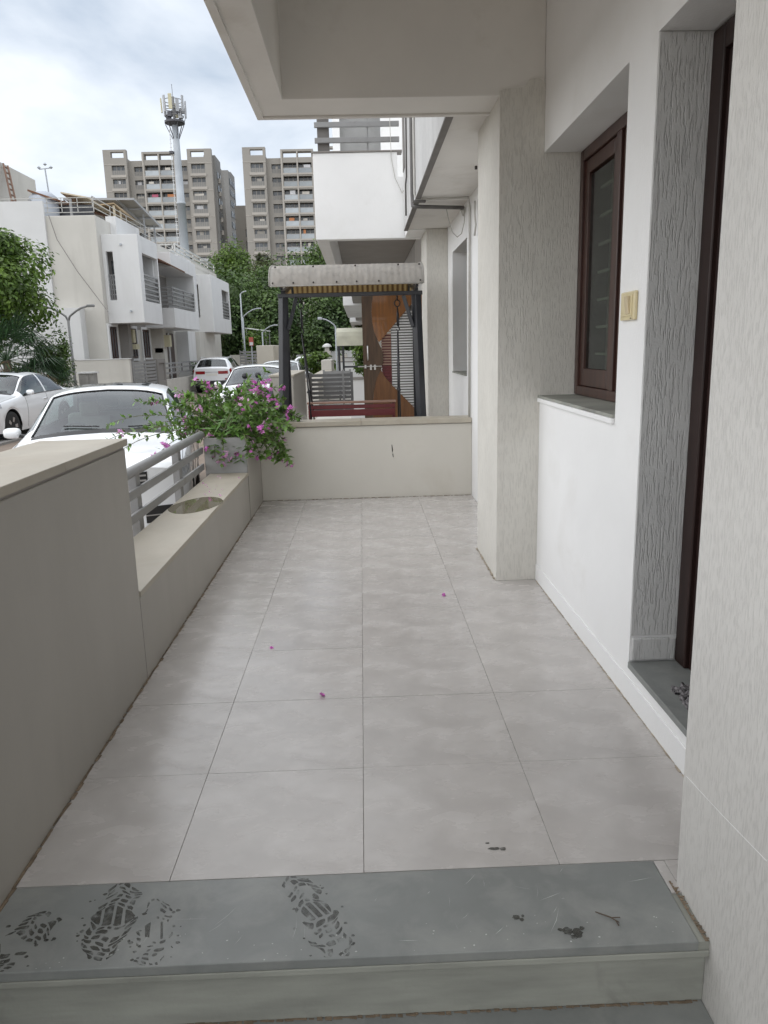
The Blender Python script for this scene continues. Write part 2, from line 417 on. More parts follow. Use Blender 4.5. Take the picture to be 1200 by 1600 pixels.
XL, XR = -0.985, 1.025
floor = struct(B('porch_floor', 'grout', None, (-.985, 1.03, 1.78, 7.03, -.12, -.006), (.7635, .80, 1.665, 1.78, -.02, -.013)), 'porch floor of large matt grey tiles')
cols = [-.979, -.565, -.036, .503, 1.021]
rows = [1.785, 2.309, 2.835, 3.361, 3.887, 4.413, 4.939, 5.465, 5.991, 6.517, 7.026]
proto = {}
for i in range(4):
    for j in range(10):
        w, d = cols[i + 1] - cols[i], rows[j + 1] - rows[j]
        key = (round(w, 3), round(d, 3))
        if key not in proto:
            mb = MB().box(-w / 2 + .0007, w / 2 - .0007, -d / 2 + .0007, d / 2 - .0007, -.012, 0)
            o = mb.build('floor_tile', 'tile', floor, bevel=.0005, segs=1); proto[key] = o
        else:
            o = dup_part(proto[key], (0, 0, 0), floor)
        o.location = (cols[i] + w / 2, rows[j] + d / 2, rng.uniform(-.0004, .0004))
B('floor_tile', 'tile', floor, (.7635, .792, 1.66, 1.783, -.012, 0), bevel=.001)
B('floor_tile', 'tile', floor, (.7935, 1.02, 1.705, 1.7835, -.012, 0), bevel=.001)
# dark crack and crumbly mortar along the wall feet
def crumbs(name, m, parent, p0, p1, w, h, n, seed, z=0):
    r = random.Random(seed); mb = MB(); p0, p1 = Vector(p0), Vector(p1)
    d = (p1 - p0); L = d.length; d.normalize(); s = Vector((-d.y, d.x, 0))
    for k in range(n):
        t = k / n * L; l = L / n * r.uniform(.5, 1.25); ww = w * r.uniform(.3, 1.3); hh = h * r.uniform(.3, 1.2)
        a = p0 + d * t; q = p0 + d * min(L, t + l)
        mb.prism([(a.x, a.y), (q.x, q.y), (q.x + s.x * ww, q.y + s.y * ww), (a.x + s.x * ww * r.uniform(.5, 1), a.y + s.y * ww * r.uniform(.5, 1))], 'z', z + .0005, z + hh)
    return mb.build(name, m, parent)
crumbs('mortar', 'mortar_pale', floor, (1.0195, 1.75, 0), (1.0195, 4.3, 0), .006, .004, 90, 3)
crumbs('mortar', 'mortar_pale', floor, (.779, 4.33, 0), (.779, 5.08, 0), .010, .008, 24, 4)
crumbs('mortar', 'dirt', floor, (-.975, 7.024, 0), (1.02, 7.024, 0), -.006, .005, 60, 5)
crumbs('mortar', 'dirt', floor, (-.984, 1.5, 0), (-.984, 7.0, 0), -.010, .004, 120, 6)
crumbs('mortar', 'plaster_cream', floor, (.790, 5.02, 0), (.776, 4.345, 0), .016, .014, 9, 8)

# entrance steps
steps = thing('entrance_steps', 'grey green stone entrance steps with a worn nosing, wet with shoe prints', 'steps', (0, 1.5, -.42))
B('tread', 'slate', steps, (-.985, .762, 1.495, 1.7835, -.026, .0005), bevel=.003)
B('nosing', 'slate_edge', steps, (-.985, .7895, 1.4935, 1.52, -.043, -.0265), bevel=.002)
B('riser', 'slate_edge', steps, (-.985, .7895, 1.512, 1.60, -.185, -.0435), bevel=.003)
B('tread', 'slate', steps, (-.985, .7895, 1.18, 1.56, -.205, -.1855), bevel=.003)
B('riser', 'slate_edge', steps, (-.985, .77, 1.2, 1.45, -.42, -.2055))
crumbs('mortar', 'dirt', steps, (-.98, 1.5115, 0), (.785, 1.5115, 0), -.007, .004, 90, 10, -.1855)
crumbs('mortar', 'dirt', steps, (.777, 1.495, 0), (.772, 1.70, 0), -.014, .002, 34, 9)
B('filler', 'slate_edge', steps, (.7628, .7895, 1.499, 1.66, -.0262, -.004))

# ------------------------------------------------------------------ our house (right side, balcony overhead)
house = thing('row_house', 'white plastered house with brown window, dark doorway and balcony overhead along the porch', 'house', (1.1, 3, 0), 'row houses on the porch side')
HT = 3.55
def in_(v, a, b): return a < v < b
wall = MB().grid3([1.025, 1.30], [-1, 1.70, 1.74, 2.74, 3.02, 4.33, 7.10], [-.42, .135, .163, 1.112, 2.407, 2.411, HT],
    lambda x, y, z: not ((in_(y, 3.02, 4.33) and in_(z, 1.112, 2.411)) or (in_(y, 1.74, 2.74) and in_(z, .135, 2.407))))
wall.build('wall', 'plaster_white', house)
B('plinth', 'plaster_white', house, (1.0185, 1.0245, 1.72, 4.328, .0, .098), bevel=.004)
B('column', 'plaster_cream', house, (.78, 1.0248, 4.33, 5.08, 0, 2.722), bevel=.002)
B('column', 'plaster_pillar', house, (.79, 1.30, -.6, 1.70, -.42, HT), bevel=.008).__setitem__('label', 'broad rough plastered column closest to the viewer')
MB().tube([(.7895, 1.68, 0.323), (.7895, 1.485, 0.343), (.7895, 1.302, 0.366)], .0006, 5).build('scratch_line', 'plaster_white', house)
B('reveal', 'plaster_cream', house, (1.0235, 1.222, 4.3268, 4.3299, 1.114, 2.4105))
B('reveal', 'plaster_rough', house, (1.027, 1.209, 2.735, 2.7395, .27, 2.406), bevel=.002)
B('skirting', 'plaster_rough', house, (1.032, 1.205, 2.727, 2.7395, .166, .262), bevel=.008)
# paint that ran over onto the beam above the column
pp = []
for k in range(15):
    a = math.pi * k / 14; pp.append((.972 + .052 * math.cos(a), 2.742 + .036 * math.sin(a)))
MB().prism([(1.024, 2.715)] + pp + [(.90, 2.735), (.80, 2.728), (.782, 2.715)], 'y', 4.3292, 4.3395).build('paint_patch', 'plaster_cream', house)
# window sill, frame, sashes, panes
B('sill', 'slate_edge', house, (1.012, 1.24, 3.022, 4.326, 1.098, 1.113), bevel=.003)
B('sill_edge', 'plaster_white', house, (1.008, 1.0245, 3.022, 4.322, 1.074, 1.0975), bevel=.004)
win = MB()
for y0, y1, z0, z1 in ((3.022, 3.085, 1.115, 2.409), (4.277, 4.325, 1.115, 2.409), (3.085, 4.277, 2.352, 2.409), (3.085, 4.277, 1.115, 1.165), (3.67, 3.735, 1.165, 2.352)):
    win.box(1.222, 1.298, y0, y1, z0, z1)
wf = win.build('window', 'wood_dark', house, bevel=.004)
for y0, y1 in ((3.087, 3.668), (3.737, 4.275)):
    sm = MB()
    for a, b, c, d in ((y0, y0 + .065, 1.167, 2.35), (y1 - .065, y1, 1.167, 2.35), (y0 + .065, y1 - .065, 2.28, 2.35), (y0 + .065, y1 - .065, 1.167, 1.262)):
        sm.box(1.236, 1.272, a, b, c, d)
    sm.build('sash', 'wood_dark', wf, bevel=.004)
    B('pane', 'glass_window', wf, (1.252, 1.256, y0 + .066, y1 - .066, 1.263, 2.269))
    gb = MB()
    for k in range(7): gb.bar((1.315, y0 + .04, 1.34 + k * .145), (1.315, y1 - .04, 1.34 + k * .145), .014, .014)
    gb.build('grille', 'pipe', wf)
B('curtain', 'curtain', wf, (1.42, 1.44, 2.9, 4.4, 1.0, 2.5))
# doorway
df = MB()
df.box(1.205, 1.30, 2.645, 2.734, .163, 2.40); df.box(1.205, 1.30, 1.745, 1.83, .163, 2.40); df.box(1.205, 1.30, 1.83, 2.645, 2.32, 2.40)
df.box(1.222, 1.285, 2.615, 2.645, .163, 2.32)
dfo = df.build('door', 'wood_door', house, bevel=.006); dfo['label'] = 'dark brown door frame of the shadowed doorway'
B('door_leaf', 'wood_dark', dfo, (1.36, 2.2, 2.66, 2.70, .17, 2.33), bevel=.004)
B('threshold', 'slate', house, (1.019, 1.30, 1.742, 2.7345, .137, .1625), bevel=.003)
# the dark room behind window and door
B('room', 'dark_void', house, (2.6, 2.64, -1, 7.1, -.4, HT), (1.30, 2.60, 2.80, 2.86, 0, 3.5), (1.30, 2.6, -1, 7.1, .12, .155), (1.30, 2.6, -1, -.9, 0, 3.5), (1.30, 2.6, 7.0, 7.09, 0, 3.5), (1.30, 2.6, -1, 7.1, 3.3, 3.4))
# balcony over the porch: edge band, deep beams, slab
bal = MB().grid3([-.543, -.375, 1.024], [-1.0, 4.342, 4.656], [2.70, 3.46, HT], lambda x, y, z: z > 3.46 or x < -.375 or y > 4.342)
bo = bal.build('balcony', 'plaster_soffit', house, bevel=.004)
B('drip_edge', 'plaster_soffit', bo, (-.549, -.512, -1.0, 4.66, 2.688, 2.6995), (-.512, 1.02, 4.628, 4.66, 2.688, 2.6995), bevel=.002)
B('parapet', 'plaster_white', bo, (-.543, -.40, -1, 4.656, HT, 4.4))
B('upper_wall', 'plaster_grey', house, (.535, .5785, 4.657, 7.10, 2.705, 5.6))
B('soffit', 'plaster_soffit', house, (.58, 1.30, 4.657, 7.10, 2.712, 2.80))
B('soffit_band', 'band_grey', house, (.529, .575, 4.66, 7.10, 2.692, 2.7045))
B('roof', 'plaster_white', house, (.66, 9, -1, 7.1, 5.4, 5.6), (8.8, 9, -1, 7.1, -.4, 5.4))
# switch by the door
sw = thing('wall_switch', 'brass coloured bell switch plate on the white wall between window and doorway', 'switch', (1.022, 2.89, 1.52))
B('plate', 'brass_plastic', sw, (1.0105, 1.0245, 2.818, 2.966, 1.480, 1.585), bevel=.004)
B('frame', 'brass_plastic', sw, (1.0075, 1.0104, 2.838, 2.946, 1.495, 1.571), bevel=.0015)
rk = MB().prism([(1.0072, 1.503), (1.0072, 1.567), (.996, 1.567), (1.004, 1.503)], 'y', 2.855, 2.892).build('rocker', 'brass_rocker', sw, bevel=.002)
B('maker_mark', 'mark_dark', sw, (1.0070, 1.0074, 2.838, 2.848, 1.4845, 1.488))
# mat in the doorway
mm = MB(); r = random.Random(12)
for k in range(420):
    x, y = r.uniform(1.095, 1.29), r.uniform(2.02, 2.46); e = max(abs((x - 1.2) / .105), abs((y - 2.24) / .22))
    z = .163 + .055 * max(0, 1 - e ** 4) * r.uniform(.6, 1)
    pts = [(x + .022 * math.cos(a + k) * math.cos(k), y + .022 * math.sin(a + k), z + .014 * math.sin(a * 2)) for a in (0, 1.2, 2.4, 3.6, 4.8)]
    mm.tube(pts, .007, 5)
mm.box(1.10, 1.29, 2.03, 2.45, .1635, .185)
tag(mm.build('doormat', 'fabric_mottled', None, smooth=True), 'mottled dark grey shaggy mat on the stone threshold', 'doormat')

# ------------------------------------------------------------------ porch parapets
def tall_wall(y0, y1, ends, label, joint=None):
    t = thing('parapet_wall', label, 'wall', (-1.15, (y0 + y1) / 2, RZ), 'parapet walls beside the lane')
    B('wall', 'cladding', t, (-1.318, XL, y0, y1, RZ, 1.0225), bevel=.004)
    ys = [y0 - .004] + (joint or []) + [y1 + .012]
    for a, b in zip(ys[:-1], ys[1:]):
        B('cap_stone', 'cap_stone', t, (-1.335, XL + .010, a + .0008, b - .0008, 1.0335, 1.063), bevel=.0025)
    B('joint', 'grout', t, (-1.31, XL - .004, y0 + .01, y1 - .006, 1.0225, 1.0335))
    return t
tall_wall(-1.2, 3.092, 1, 'tall tiled parapet wall with sandy stone cap beside the entrance steps', [.9, 2.44])
tall_wall(10.9, 13.3, 1, 'tan parapet wall end behind the black garden swing', [12.0])
def rail(t, x, y0, y1, posts):
    MB().tube([(x, y0, .735), (x, y1, .735)], .031, 16).build('top_rail', 'metal_grey', t, smooth=True)
    for z in (.605, .468): B('bar', 'metal_grey', t, (x - .010, x + .010, y0, y1, z - .026, z + .026), bevel=.003)
    for y in posts: B('post', 'metal_grey', t, (x - .062, x - .0115, y - .04, y + .04, -.1, .735 - .02), bevel=.004)
def low_wall(y0, y1, lw_label, rl_label, posts):
    t = thing('low_wall', lw_label, 'wall', (-1.15, (y0 + y1) / 2, RZ), 'low parapet ledges')
    B('wall', 'cladding', t, (-1.30, XL, y0, y1, RZ, .3745), bevel=.003)
    B('ledge_stone', 'cap_stone', t, (-1.30, XL + .006, y0, (y0 + y1) / 2 - .001, .3795, .4055), bevel=.002)
    B('ledge_stone', 'cap_stone', t, (-1.30, XL + .006, (y0 + y1) / 2 + .001, y1, .3795, .4055), bevel=.002)
    B('joint', 'grout', t, (-1.295, XL - .005, y0 + .002, y1 - .002, .3745, .3795))
    rt = thing('railing', rl_label, 'railing', (-1.35, (y0 + y1) / 2, 0), 'grey metal railings')
    rail(rt, -1.352, y0 + .004, y1 - .004, posts)
low_wall(3.094, 6.248, 'low tiled wall with a wet sandy stone ledge below the grey railing', 'grey metal railing with round handrail in front of the white car', (3.4, 4.47, 5.52))
low_wall(7.80, 10.896, 'low ledge wall beyond the flower planter', 'grey metal railing beyond the flower planter', (8.6, 9.6, 10.5))
# joint line in the cladding where tall and low wall meet
B('wall_joint', 'grout', bpy.data.objects['low_wall'], (-1.1, XL + .0006, 3.0925, 3.0945, 0.0, .372))

# planter block and partition wall
pl = thing('planter', 'square cement planter at the far end of the stone ledge, overgrown with flowers', 'planter', (-1.15, 7, RZ))
PM = MB().grid3([-1.338, -1.30, -1.03, XL], [6.25, 6.29, 7.74, 7.796], [RZ, .60, .702], lambda x, y, z: z < .60 or not (-1.30 < x < -1.03 and 6.29 < y < 7.74))
PM.build('body', 'band_grey', pl, bevel=.004)
B('front', 'planter_grey', pl, (-1.33, XL - .002, 6.243, 6.2497, .407, .70))
B('side_tile', 'cladding', pl, (XL + .0003, XL + .004, 6.2497, 7.03, .0, .70), (XL + .0003, XL + .004, 7.28, 7.79, .0, .70))
B('soil', 'soil', pl, (-1.299, -1.031, 6.291, 7.739, .601, .66))
pw = thing('partition_wall', 'low cream partition wall with stone cap closing the far end of the porch', 'wall', (0, 7.15, 0))
mat('partition_paint', (.57, .545, .49), .55, .03, 2.0, grime=(.52, .49, .43), gs=2.0, bump=.06, bs=40)
B('wall', 'partition_paint', pw, (XL + .004, 1.024, 7.03, 7.26, -.1, .690), bevel=.003)
for a, b in ((-.978, -.02), (-.018, 1.022)):
    B('cap_stone', 'cap_stone', pw, (a, b, 7.012, 7.275, .6965, .743), bevel=.004)
B('joint', 'grout', pw, (XL + .006, 1.02, 7.036, 7.25, .690, .6965))
sc = MB(); r = random.Random(5)
sc.prism([(.262, .505), (.268, .508), (.275, .455), (.270, .43), (.264, .45)], 'y', 7.0275, 7.0297)
sc.prism([(.268, .42), (.276, .422), (.279, .385), (.272, .39)], 'y', 7.0275, 7.0297)
sc.build('scuff', 'mark_dark', pw)

# wet marks
def footprint(name, cx, cy, ang, L, Wd, seed, label, keep=1.0, part=(0, 1), m='wet'):
    r = random.Random(seed); mb = MB(); ca, sa = math.cos(ang), math.sin(ang)
    def halfw(t):
        return Wd / 2 * (.55 + .45 * abs(math.sin(min(1, max(0.03, t)) * math.pi)) ** .6 - (.22 * math.exp(-((t - .36) / .11) ** 2)))
    ph = [r.uniform(0, 6) for _ in range(6)]
    def warp(x, y):
        return (x + .006 * math.sin(y * 90 + ph[0]) + .004 * math.sin(x * 70 + y * 40 + ph[1]), y + .005 * math.sin(x * 60 + ph[2]) + .003 * math.sin(x * 130 + ph[3]))
    def gone(x, y): return .5 + .5 * math.sin(x * 38 + ph[4]) * math.sin(y * 60 + ph[5])
    t = part[0]; i = 0
    while t < part[1]:
        dt = r.uniform(.055, .095); t0, t1 = t + .006, t + dt - .012; t += dt; i += 1
        ncol = r.choice((3, 4, 4, 5)); cuts = [0] + sorted((j + r.uniform(-.18, .18)) / ncol for j in range(1, ncol)) + [1]
        for j in range(ncol):
            a, b = cuts[j] + .022, cuts[j + 1] - .022
            mid = (a + b) / 2; xm, ym = (t0 - .5) * L, (mid * 2 - 1) * halfw(t0)
            if gone(xm, ym) > .55 + .45 * keep or r.random() > .6 + .4 * keep: continue
            sh = r.uniform(.72, 1.02) if keep > .7 else r.uniform(.45, .85); q = []
            for k in range(12):
                th = 2 * math.pi * k / 12; u, v = math.cos(th), math.sin(th)
                u = math.copysign(abs(u) ** .5, u) * sh; v = math.copysign(abs(v) ** .5, v) * sh
                tt = (t0 + t1) / 2 + u * (t1 - t0) / 2; ss = mid + v * (b - a) / 2
                s_ = ss * 2 - 1; arc = (.030 if tt > .45 else -.022) * (1 - s_ * s_)
                x, y = warp((tt - .5) * L + arc + r.uniform(-.0012, .0012), s_ * halfw(tt) + r.uniform(-.001, .001))
                q.append((cx + x * ca - y * sa, cy + x * sa + y * ca))
            q = [(x, max(1.499, min(y, 1.7825))) for x, y in q]
            if max(p[1] for p in q) - min(p[1] for p in q) < .003: continue
            mb.prism(q, 'z', .0006, .0013)
    for k in range(14):
        t = r.uniform(*part); s_ = r.choice((-1, 1)) * r.uniform(.9, 1.5); x = (t - .5) * L; y = s_ * halfw(t)
        px, py = cx + x * ca - y * sa, cy + x * sa + y * ca
        if not 1.503 < py < 1.775: continue
        rr = r.uniform(.0015, .006)
        mb.prism([(px + rr * math.cos(a) * r.uniform(.7, 1.3), py + rr * math.sin(a) * r.uniform(.6, 1.0)) for a in np.linspace(0, 5.6, 8)], 'z', .0006, .0012)
    return tag(mb.build(name, m, None), label, 'footprint')
footprint('wet_footprint', -.895, 1.575, math.radians(-120), .21, .125, 21, 'dark wet shoe print at the left end of the stone step', .85)
footprint('wet_footprint', -.675, 1.655, math.radians(-88), .21, .125, 22, 'dark wet shoe print second from the left on the stone step', .92)
footprint('wet_footprint', -.555, 1.60, math.radians(-80), .19, .095, 23, 'broken speckled wet print touching the second shoe print', .45)
footprint('wet_footprint', -.16, 1.635, math.radians(-64), .29, .105, 24, 'faint long wet shoe print at the middle of the stone step', .8, m='wet_faint')
def blotch(name, m, spots, z, label, cat, seed, parent=None):
    r = random.Random(seed); mb = MB()
    for x, y, rx, ry in spots:
        n = 14
        mb.prism([(x + rx * math.cos(2 * math.pi * k / n) * r.uniform(.75, 1.2), y + ry * math.sin(2 * math.pi * k / n) * r.uniform(.75, 1.2)) for k in range(n)], 'z', z + .0005, z + .0013)
    o = mb.build(name, m, parent)
    return tag(o, label, cat) if cat else o
blotch('wet_spots', 'wet', [(.46, 1.545, .014, .012), (.482, 1.538, .012, .014), (.47, 1.525, .008, .007), (.443, 1.55, .006, .005), (.497, 1.552, .006, .006)], 0.0005, 'cluster of wet drops at the right of the stone step', 'stain', 31)
blotch('wet_spots', 'wet', [(.345, 1.596, .010, .008), (.357, 1.588, .006, .005), (.362, 1.60, .004, .004)], 0.0005, 'single small wet drop mark right of the step middle', 'stain', 32)
blotch('wet_spots', 'wet', [(.335, 1.86, .016, .006), (.36, 1.857, .010, .008), (.32, 1.885, .006, .003)], 0.0004, 'faint damp mark on the porch tile above the step', 'stain', 33)
pd = MB(); r = random.Random(3)
pd.prism([(max(-1.297, -1.135 + .17 * math.cos(a)), 4.93 + .27 * math.sin(a) * abs(math.sin(a)) ** .35 + .06 * math.cos(a)) for a in np.linspace(0, 6.1, 34)], 'z', .4057, .4066)
tag(pd.build('puddle', 'water', None), 'shallow puddle lying on the sandy stone ledge', 'puddle')

sc = MB(); r = random.Random(77)
for k in range(34):
    x, y = r.uniform(-.6, .7), r.uniform(1.53, 1.76); a = r.gauss(.9, .5); L = r.uniform(.008, .05) if r.random() < .75 else r.uniform(.05, .10)
    dx, dy = math.cos(a) * L, math.sin(a) * L; w = r.uniform(.0003, .0008)
    if y + dy > 1.775: continue
    sc.poly([(x, y, .0009), (x + dx * .5 + dy * .06, y + dy * .5 - w, .0009), (x + dx, y + dy, .0009), (x + dx * .5 + dy * .06 - w, y + dy * .5 + w, .0009)])
for k in range(60):
    x, y = r.uniform(-.95, .74), 1.498 + abs(r.gauss(0, .05)); q = r.uniform(.0008, .0026)
    if y < 1.77: sc.poly([(x + q * math.cos(b) * r.uniform(.6, 1.6), y + q * math.sin(b), .0009) for b in (0, 1.2, 2.5, 3.8, 5)])
o = sc.build('scratches', 'scratch', steps); o['kind'] = 'stuff'
dm = MB(); r = random.Random(41)
for k in range(90):
    x, y = r.uniform(-.95, .98), r.uniform(1.82, 4.2); q = r.uniform(.0006, .0022)
    dm.poly([(x + q * math.cos(b) * r.uniform(.6, 1.7), y + q * math.sin(b), .0008) for b in (0, 1.2, 2.5, 3.8, 5)])
o = dm.build('floor_specks', 'scratch', floor); o['kind'] = 'stuff'
# small litter: twig and fallen blossoms
tw = MB().tube([(.545, 1.60, .004), (.575, 1.578, .006), (.592, 1.562, .004)], [.0014, .0018, .0012], 5)
tw.tube([(.578, 1.576, .006), (.60, 1.578, .004)], .0013, 5).tube([(.585, 1.57, .005), (.588, 1.552, .004)], .0013, 5)
tag(tw.build('twig', 'bark', None, smooth=True), 'tiny dry twig on the right end of the stone step', 'twig')
def blossom(mb, c, r0, n, rg, mi=0):
    ax = Vector((rg.uniform(-1, 1), rg.uniform(-1, 1), rg.uniform(.2, 1))).normalized(); e1 = ax.orthogonal().normalized(); e2 = ax.cross(e1)
    c = Vector(c); ph = rg.uniform(0, 6)
    for k in range(n):
        a = ph + 2 * math.pi * k / n
        d = e1 * math.cos(a) + e2 * math.sin(a); s = e1 * -math.sin(a) + e2 * math.cos(a)
        mb.poly([c, c + d * r0 * .6 - s * r0 * .38 + ax * r0 * .25, c + d * r0 + ax * r0 * rg.uniform(0, .35), c + d * r0 * .6 + s * r0 * .38 + ax * r0 * .25], mi)
for x, y, z, s_, lab in ((.47 if False else .432, 4.075, .006, .014, 'fallen pink blossom on the tiles near the cream column'), (-.207, 2.86, .006, .014, 'fallen magenta blossom in the middle of the porch floor'), (-.475, 3.39, .003, .009, 'shrivelled pink petal on the tiles nearer the low wall')):
    mb = MB(); rg = random.Random(int(x * 1000) + 77)
    for k in range(3): blossom(mb, (x + rg.uniform(-.004, .004), y + rg.uniform(-.004, .004), z), s_, 5, rg)
    tag(mb.build('fallen_blossom', 'petal', None), lab, 'blossom', 'blossoms fallen on the porch')
for x, y, lab in ((-1.09, 5.62, 'pale petal on the ledge'), (-1.18, 5.33, 'pale petal'), (-1.12, 5.75, 'pale petal')):
    pass
mb = MB(); rg = random.Random(8)
for k in range(16):
    x, y = rg.uniform(-1.26, -1.0), rg.uniform(5.2, 6.1); blossom(mb, (x, y, .409), rg.uniform(.006, .014), 4, rg)
tag(mb.build('petal_scatter', 'petal_pale', None), 'dry pale petals scattered on the far part of the stone ledge', 'petals', kind='stuff')
# ------------------------------------------------------------------ neighbour's house and porch
nb = thing('row_house', 'neighbouring white house with projecting upper balcony and pipes above the garden swing', 'house', (1.1, 10, 0), 'row houses on the porch side')
MB().grid3([1.025, 1.30], [7.10, 7.352, 8.48, 11.3, 12.3, 14.1], [-.42, .16, 1.13, 2.395, HT + 2],
    lambda x, y, z: not ((in_(y, 7.352, 8.48) and in_(z, 1.13, 2.395)) or (in_(y, 11.3, 12.3) and in_(z, .16, 2.395)))).build('wall', 'plaster_white', nb)
B('column', 'plaster_cream', nb, (.78, 1.0245, 8.925, 9.66, 0, 2.71), bevel=.006)
B('sill', 'slate_edge', nb, (1.015, 1.24, 7.354, 8.478, 1.115, 1.1305))
w2 = B('window', 'wood_dark', nb, (1.235, 1.29, 7.354, 7.42, 1.132, 2.393), (1.235, 1.29, 8.41, 8.478, 1.132, 2.393), (1.235, 1.29, 7.42, 8.41, 2.32, 2.393), (1.235, 1.29, 7.42, 8.41, 1.132, 1.22))
B('pane', 'glass_window', w2, (1.262, 1.266, 7.42, 8.41, 1.22, 2.32))
B('room', 'dark_void', nb, (1.55, 1.6, 7.1, 14.1, -.4, HT))
B('floor', 'cap_stone', nb, (XL, 1.03, 7.262, 14.1, -.12, -.004))
B('upper_wall', 'plaster_grey', nb, (.535, .5785, 7.1005, 8.95, 2.705, 5.6))
B('soffit', 'plaster_soffit', nb, (.58, 1.30, 7.1005, 9.5, 2.712, 2.80))
B('soffit_band', 'band_grey', nb, (.529, .575, 7.1005, 8.95, 2.692, 2.7045))
B('upper_wall', 'plaster_white', nb, (.575, 1.3, 8.951, 9.50, 2.7, 5.6))
B('trim_strip', 'band_grey', nb, (.527, .534, 8.62, 8.90, 3.3, 5.5))
bl = MB().grid3([-.50, -.35, .5, 1.024], [9.55, 9.70, 18.55, 18.7], [2.70, 3.25, 3.40, 3.672],
    lambda x, y, z: (in_(z, 3.25, 3.40)) or (z < 3.25 and (x < -.35 or not in_(y, 9.70, 18.55))) or (z > 3.4 and (x < -.35 or y < 9.70) and x < .56))
nbb = bl.build('balcony', 'plaster_white', nb, bevel=.006)
B('recess_shade_panel', 'recess_shade', nbb, (-.348, 1.02, 9.702, 18.5, 3.235, 3.2485), (-.349, 1.02, 9.702, 9.715, 2.74, 3.23))  # added dark sheets: shade inside the recess put into the colour
B('coping', 'far_grey', nbb, (-.515, .56, 9.535, 9.72, 3.674, 3.69))
r_ = MB()
for z in (3.815, 3.985, 4.155): r_.box(-.47, .53, 9.56, 9.60, z - .028, z + .028)
r_.build('rail', 'metal_grey', nbb, bevel=.003)
B('rail_post', 'band_grey', nbb, (-.44, -.30, 9.62, 9.70, 3.69, 4.6))
B('rail_post', 'metal_grey', nbb, (.15, .165, 9.61, 9.63, 3.69, 4.16))
B('back_wall', 'planter_grey', nbb, (-.20, .36, 11.2, 11.3, 3.4, 5.6))
B('back_wall', 'plaster_white', nbb, (.36, 1.02, 11.0, 11.1, 3.4, 5.6), (-.30, -.20, 11.1, 11.3, 3.4, 5.6))
# conduits and loose wires under the soffit
def cable(name, pts, r, m, n=8): return MB().tube(pts, r, n).build(name, m, nb, smooth=True)
cable('conduit', [(.522, 7.42, 5.4), (.522, 7.42, 2.80), (.522, 7.36, 2.68), (.56, 7.30, 2.665), (1.0, 7.40, 2.665)], .017, 'pipe_dark')
cable('conduit', [(.522, 7.12, 5.4), (.522, 7.12, 2.74), (.54, 7.10, 2.69), (1.0, 7.05, 2.69), (1.008, 7.05, 2.60), (1.008, 7.08, .70)], .011, 'pipe')
cable('conduit', [(.515, 8.05, 5.4), (.515, 8.05, 3.4), (.518, 8.15, 3.1), (.515, 8.25, 3.05), (.517, 8.3, 2.75)], .009, 'pipe_dark')
cable('wire_loop', [(.84, 7.40, 2.655), (.865, 7.41, 2.54), (.90, 7.42, 2.45), (.945, 7.43, 2.41), (.985, 7.43, 2.44), (1.005, 7.40, 2.53), (1.008, 7.36, 2.66)], .0045, 'pipe')
cable('wire', [(.42, 9.535, 4.1), (.43, 9.535, 3.6), (.47, 9.535, 3.38), (.55, 9.5, 3.2), (.536, 8.6, 3.1)], .004, 'pipe')
cable('pipe_end', [(1.0, 7.40, 2.665), (1.012, 7.5, 2.62), (1.012, 7.62, 2.69)], .014, 'pipe')
B('clip', 'pipe_dark', nb, (.50, .62, 7.08, 7.14, 2.668, 2.682))
cable('cable_end', [(1.006, 6.72, 2.60), (1.0, 6.70, 2.50), (1.004, 6.66, 2.40), (1.0, 6.70, 2.32)], .008, 'pipe')
MB().lathe([(.009, 0), (.009, .02)], (0, 0, 0), 8).build('nail', 'mark_dark', nb, world=False).location = (-.33, -4.9, 2.5)

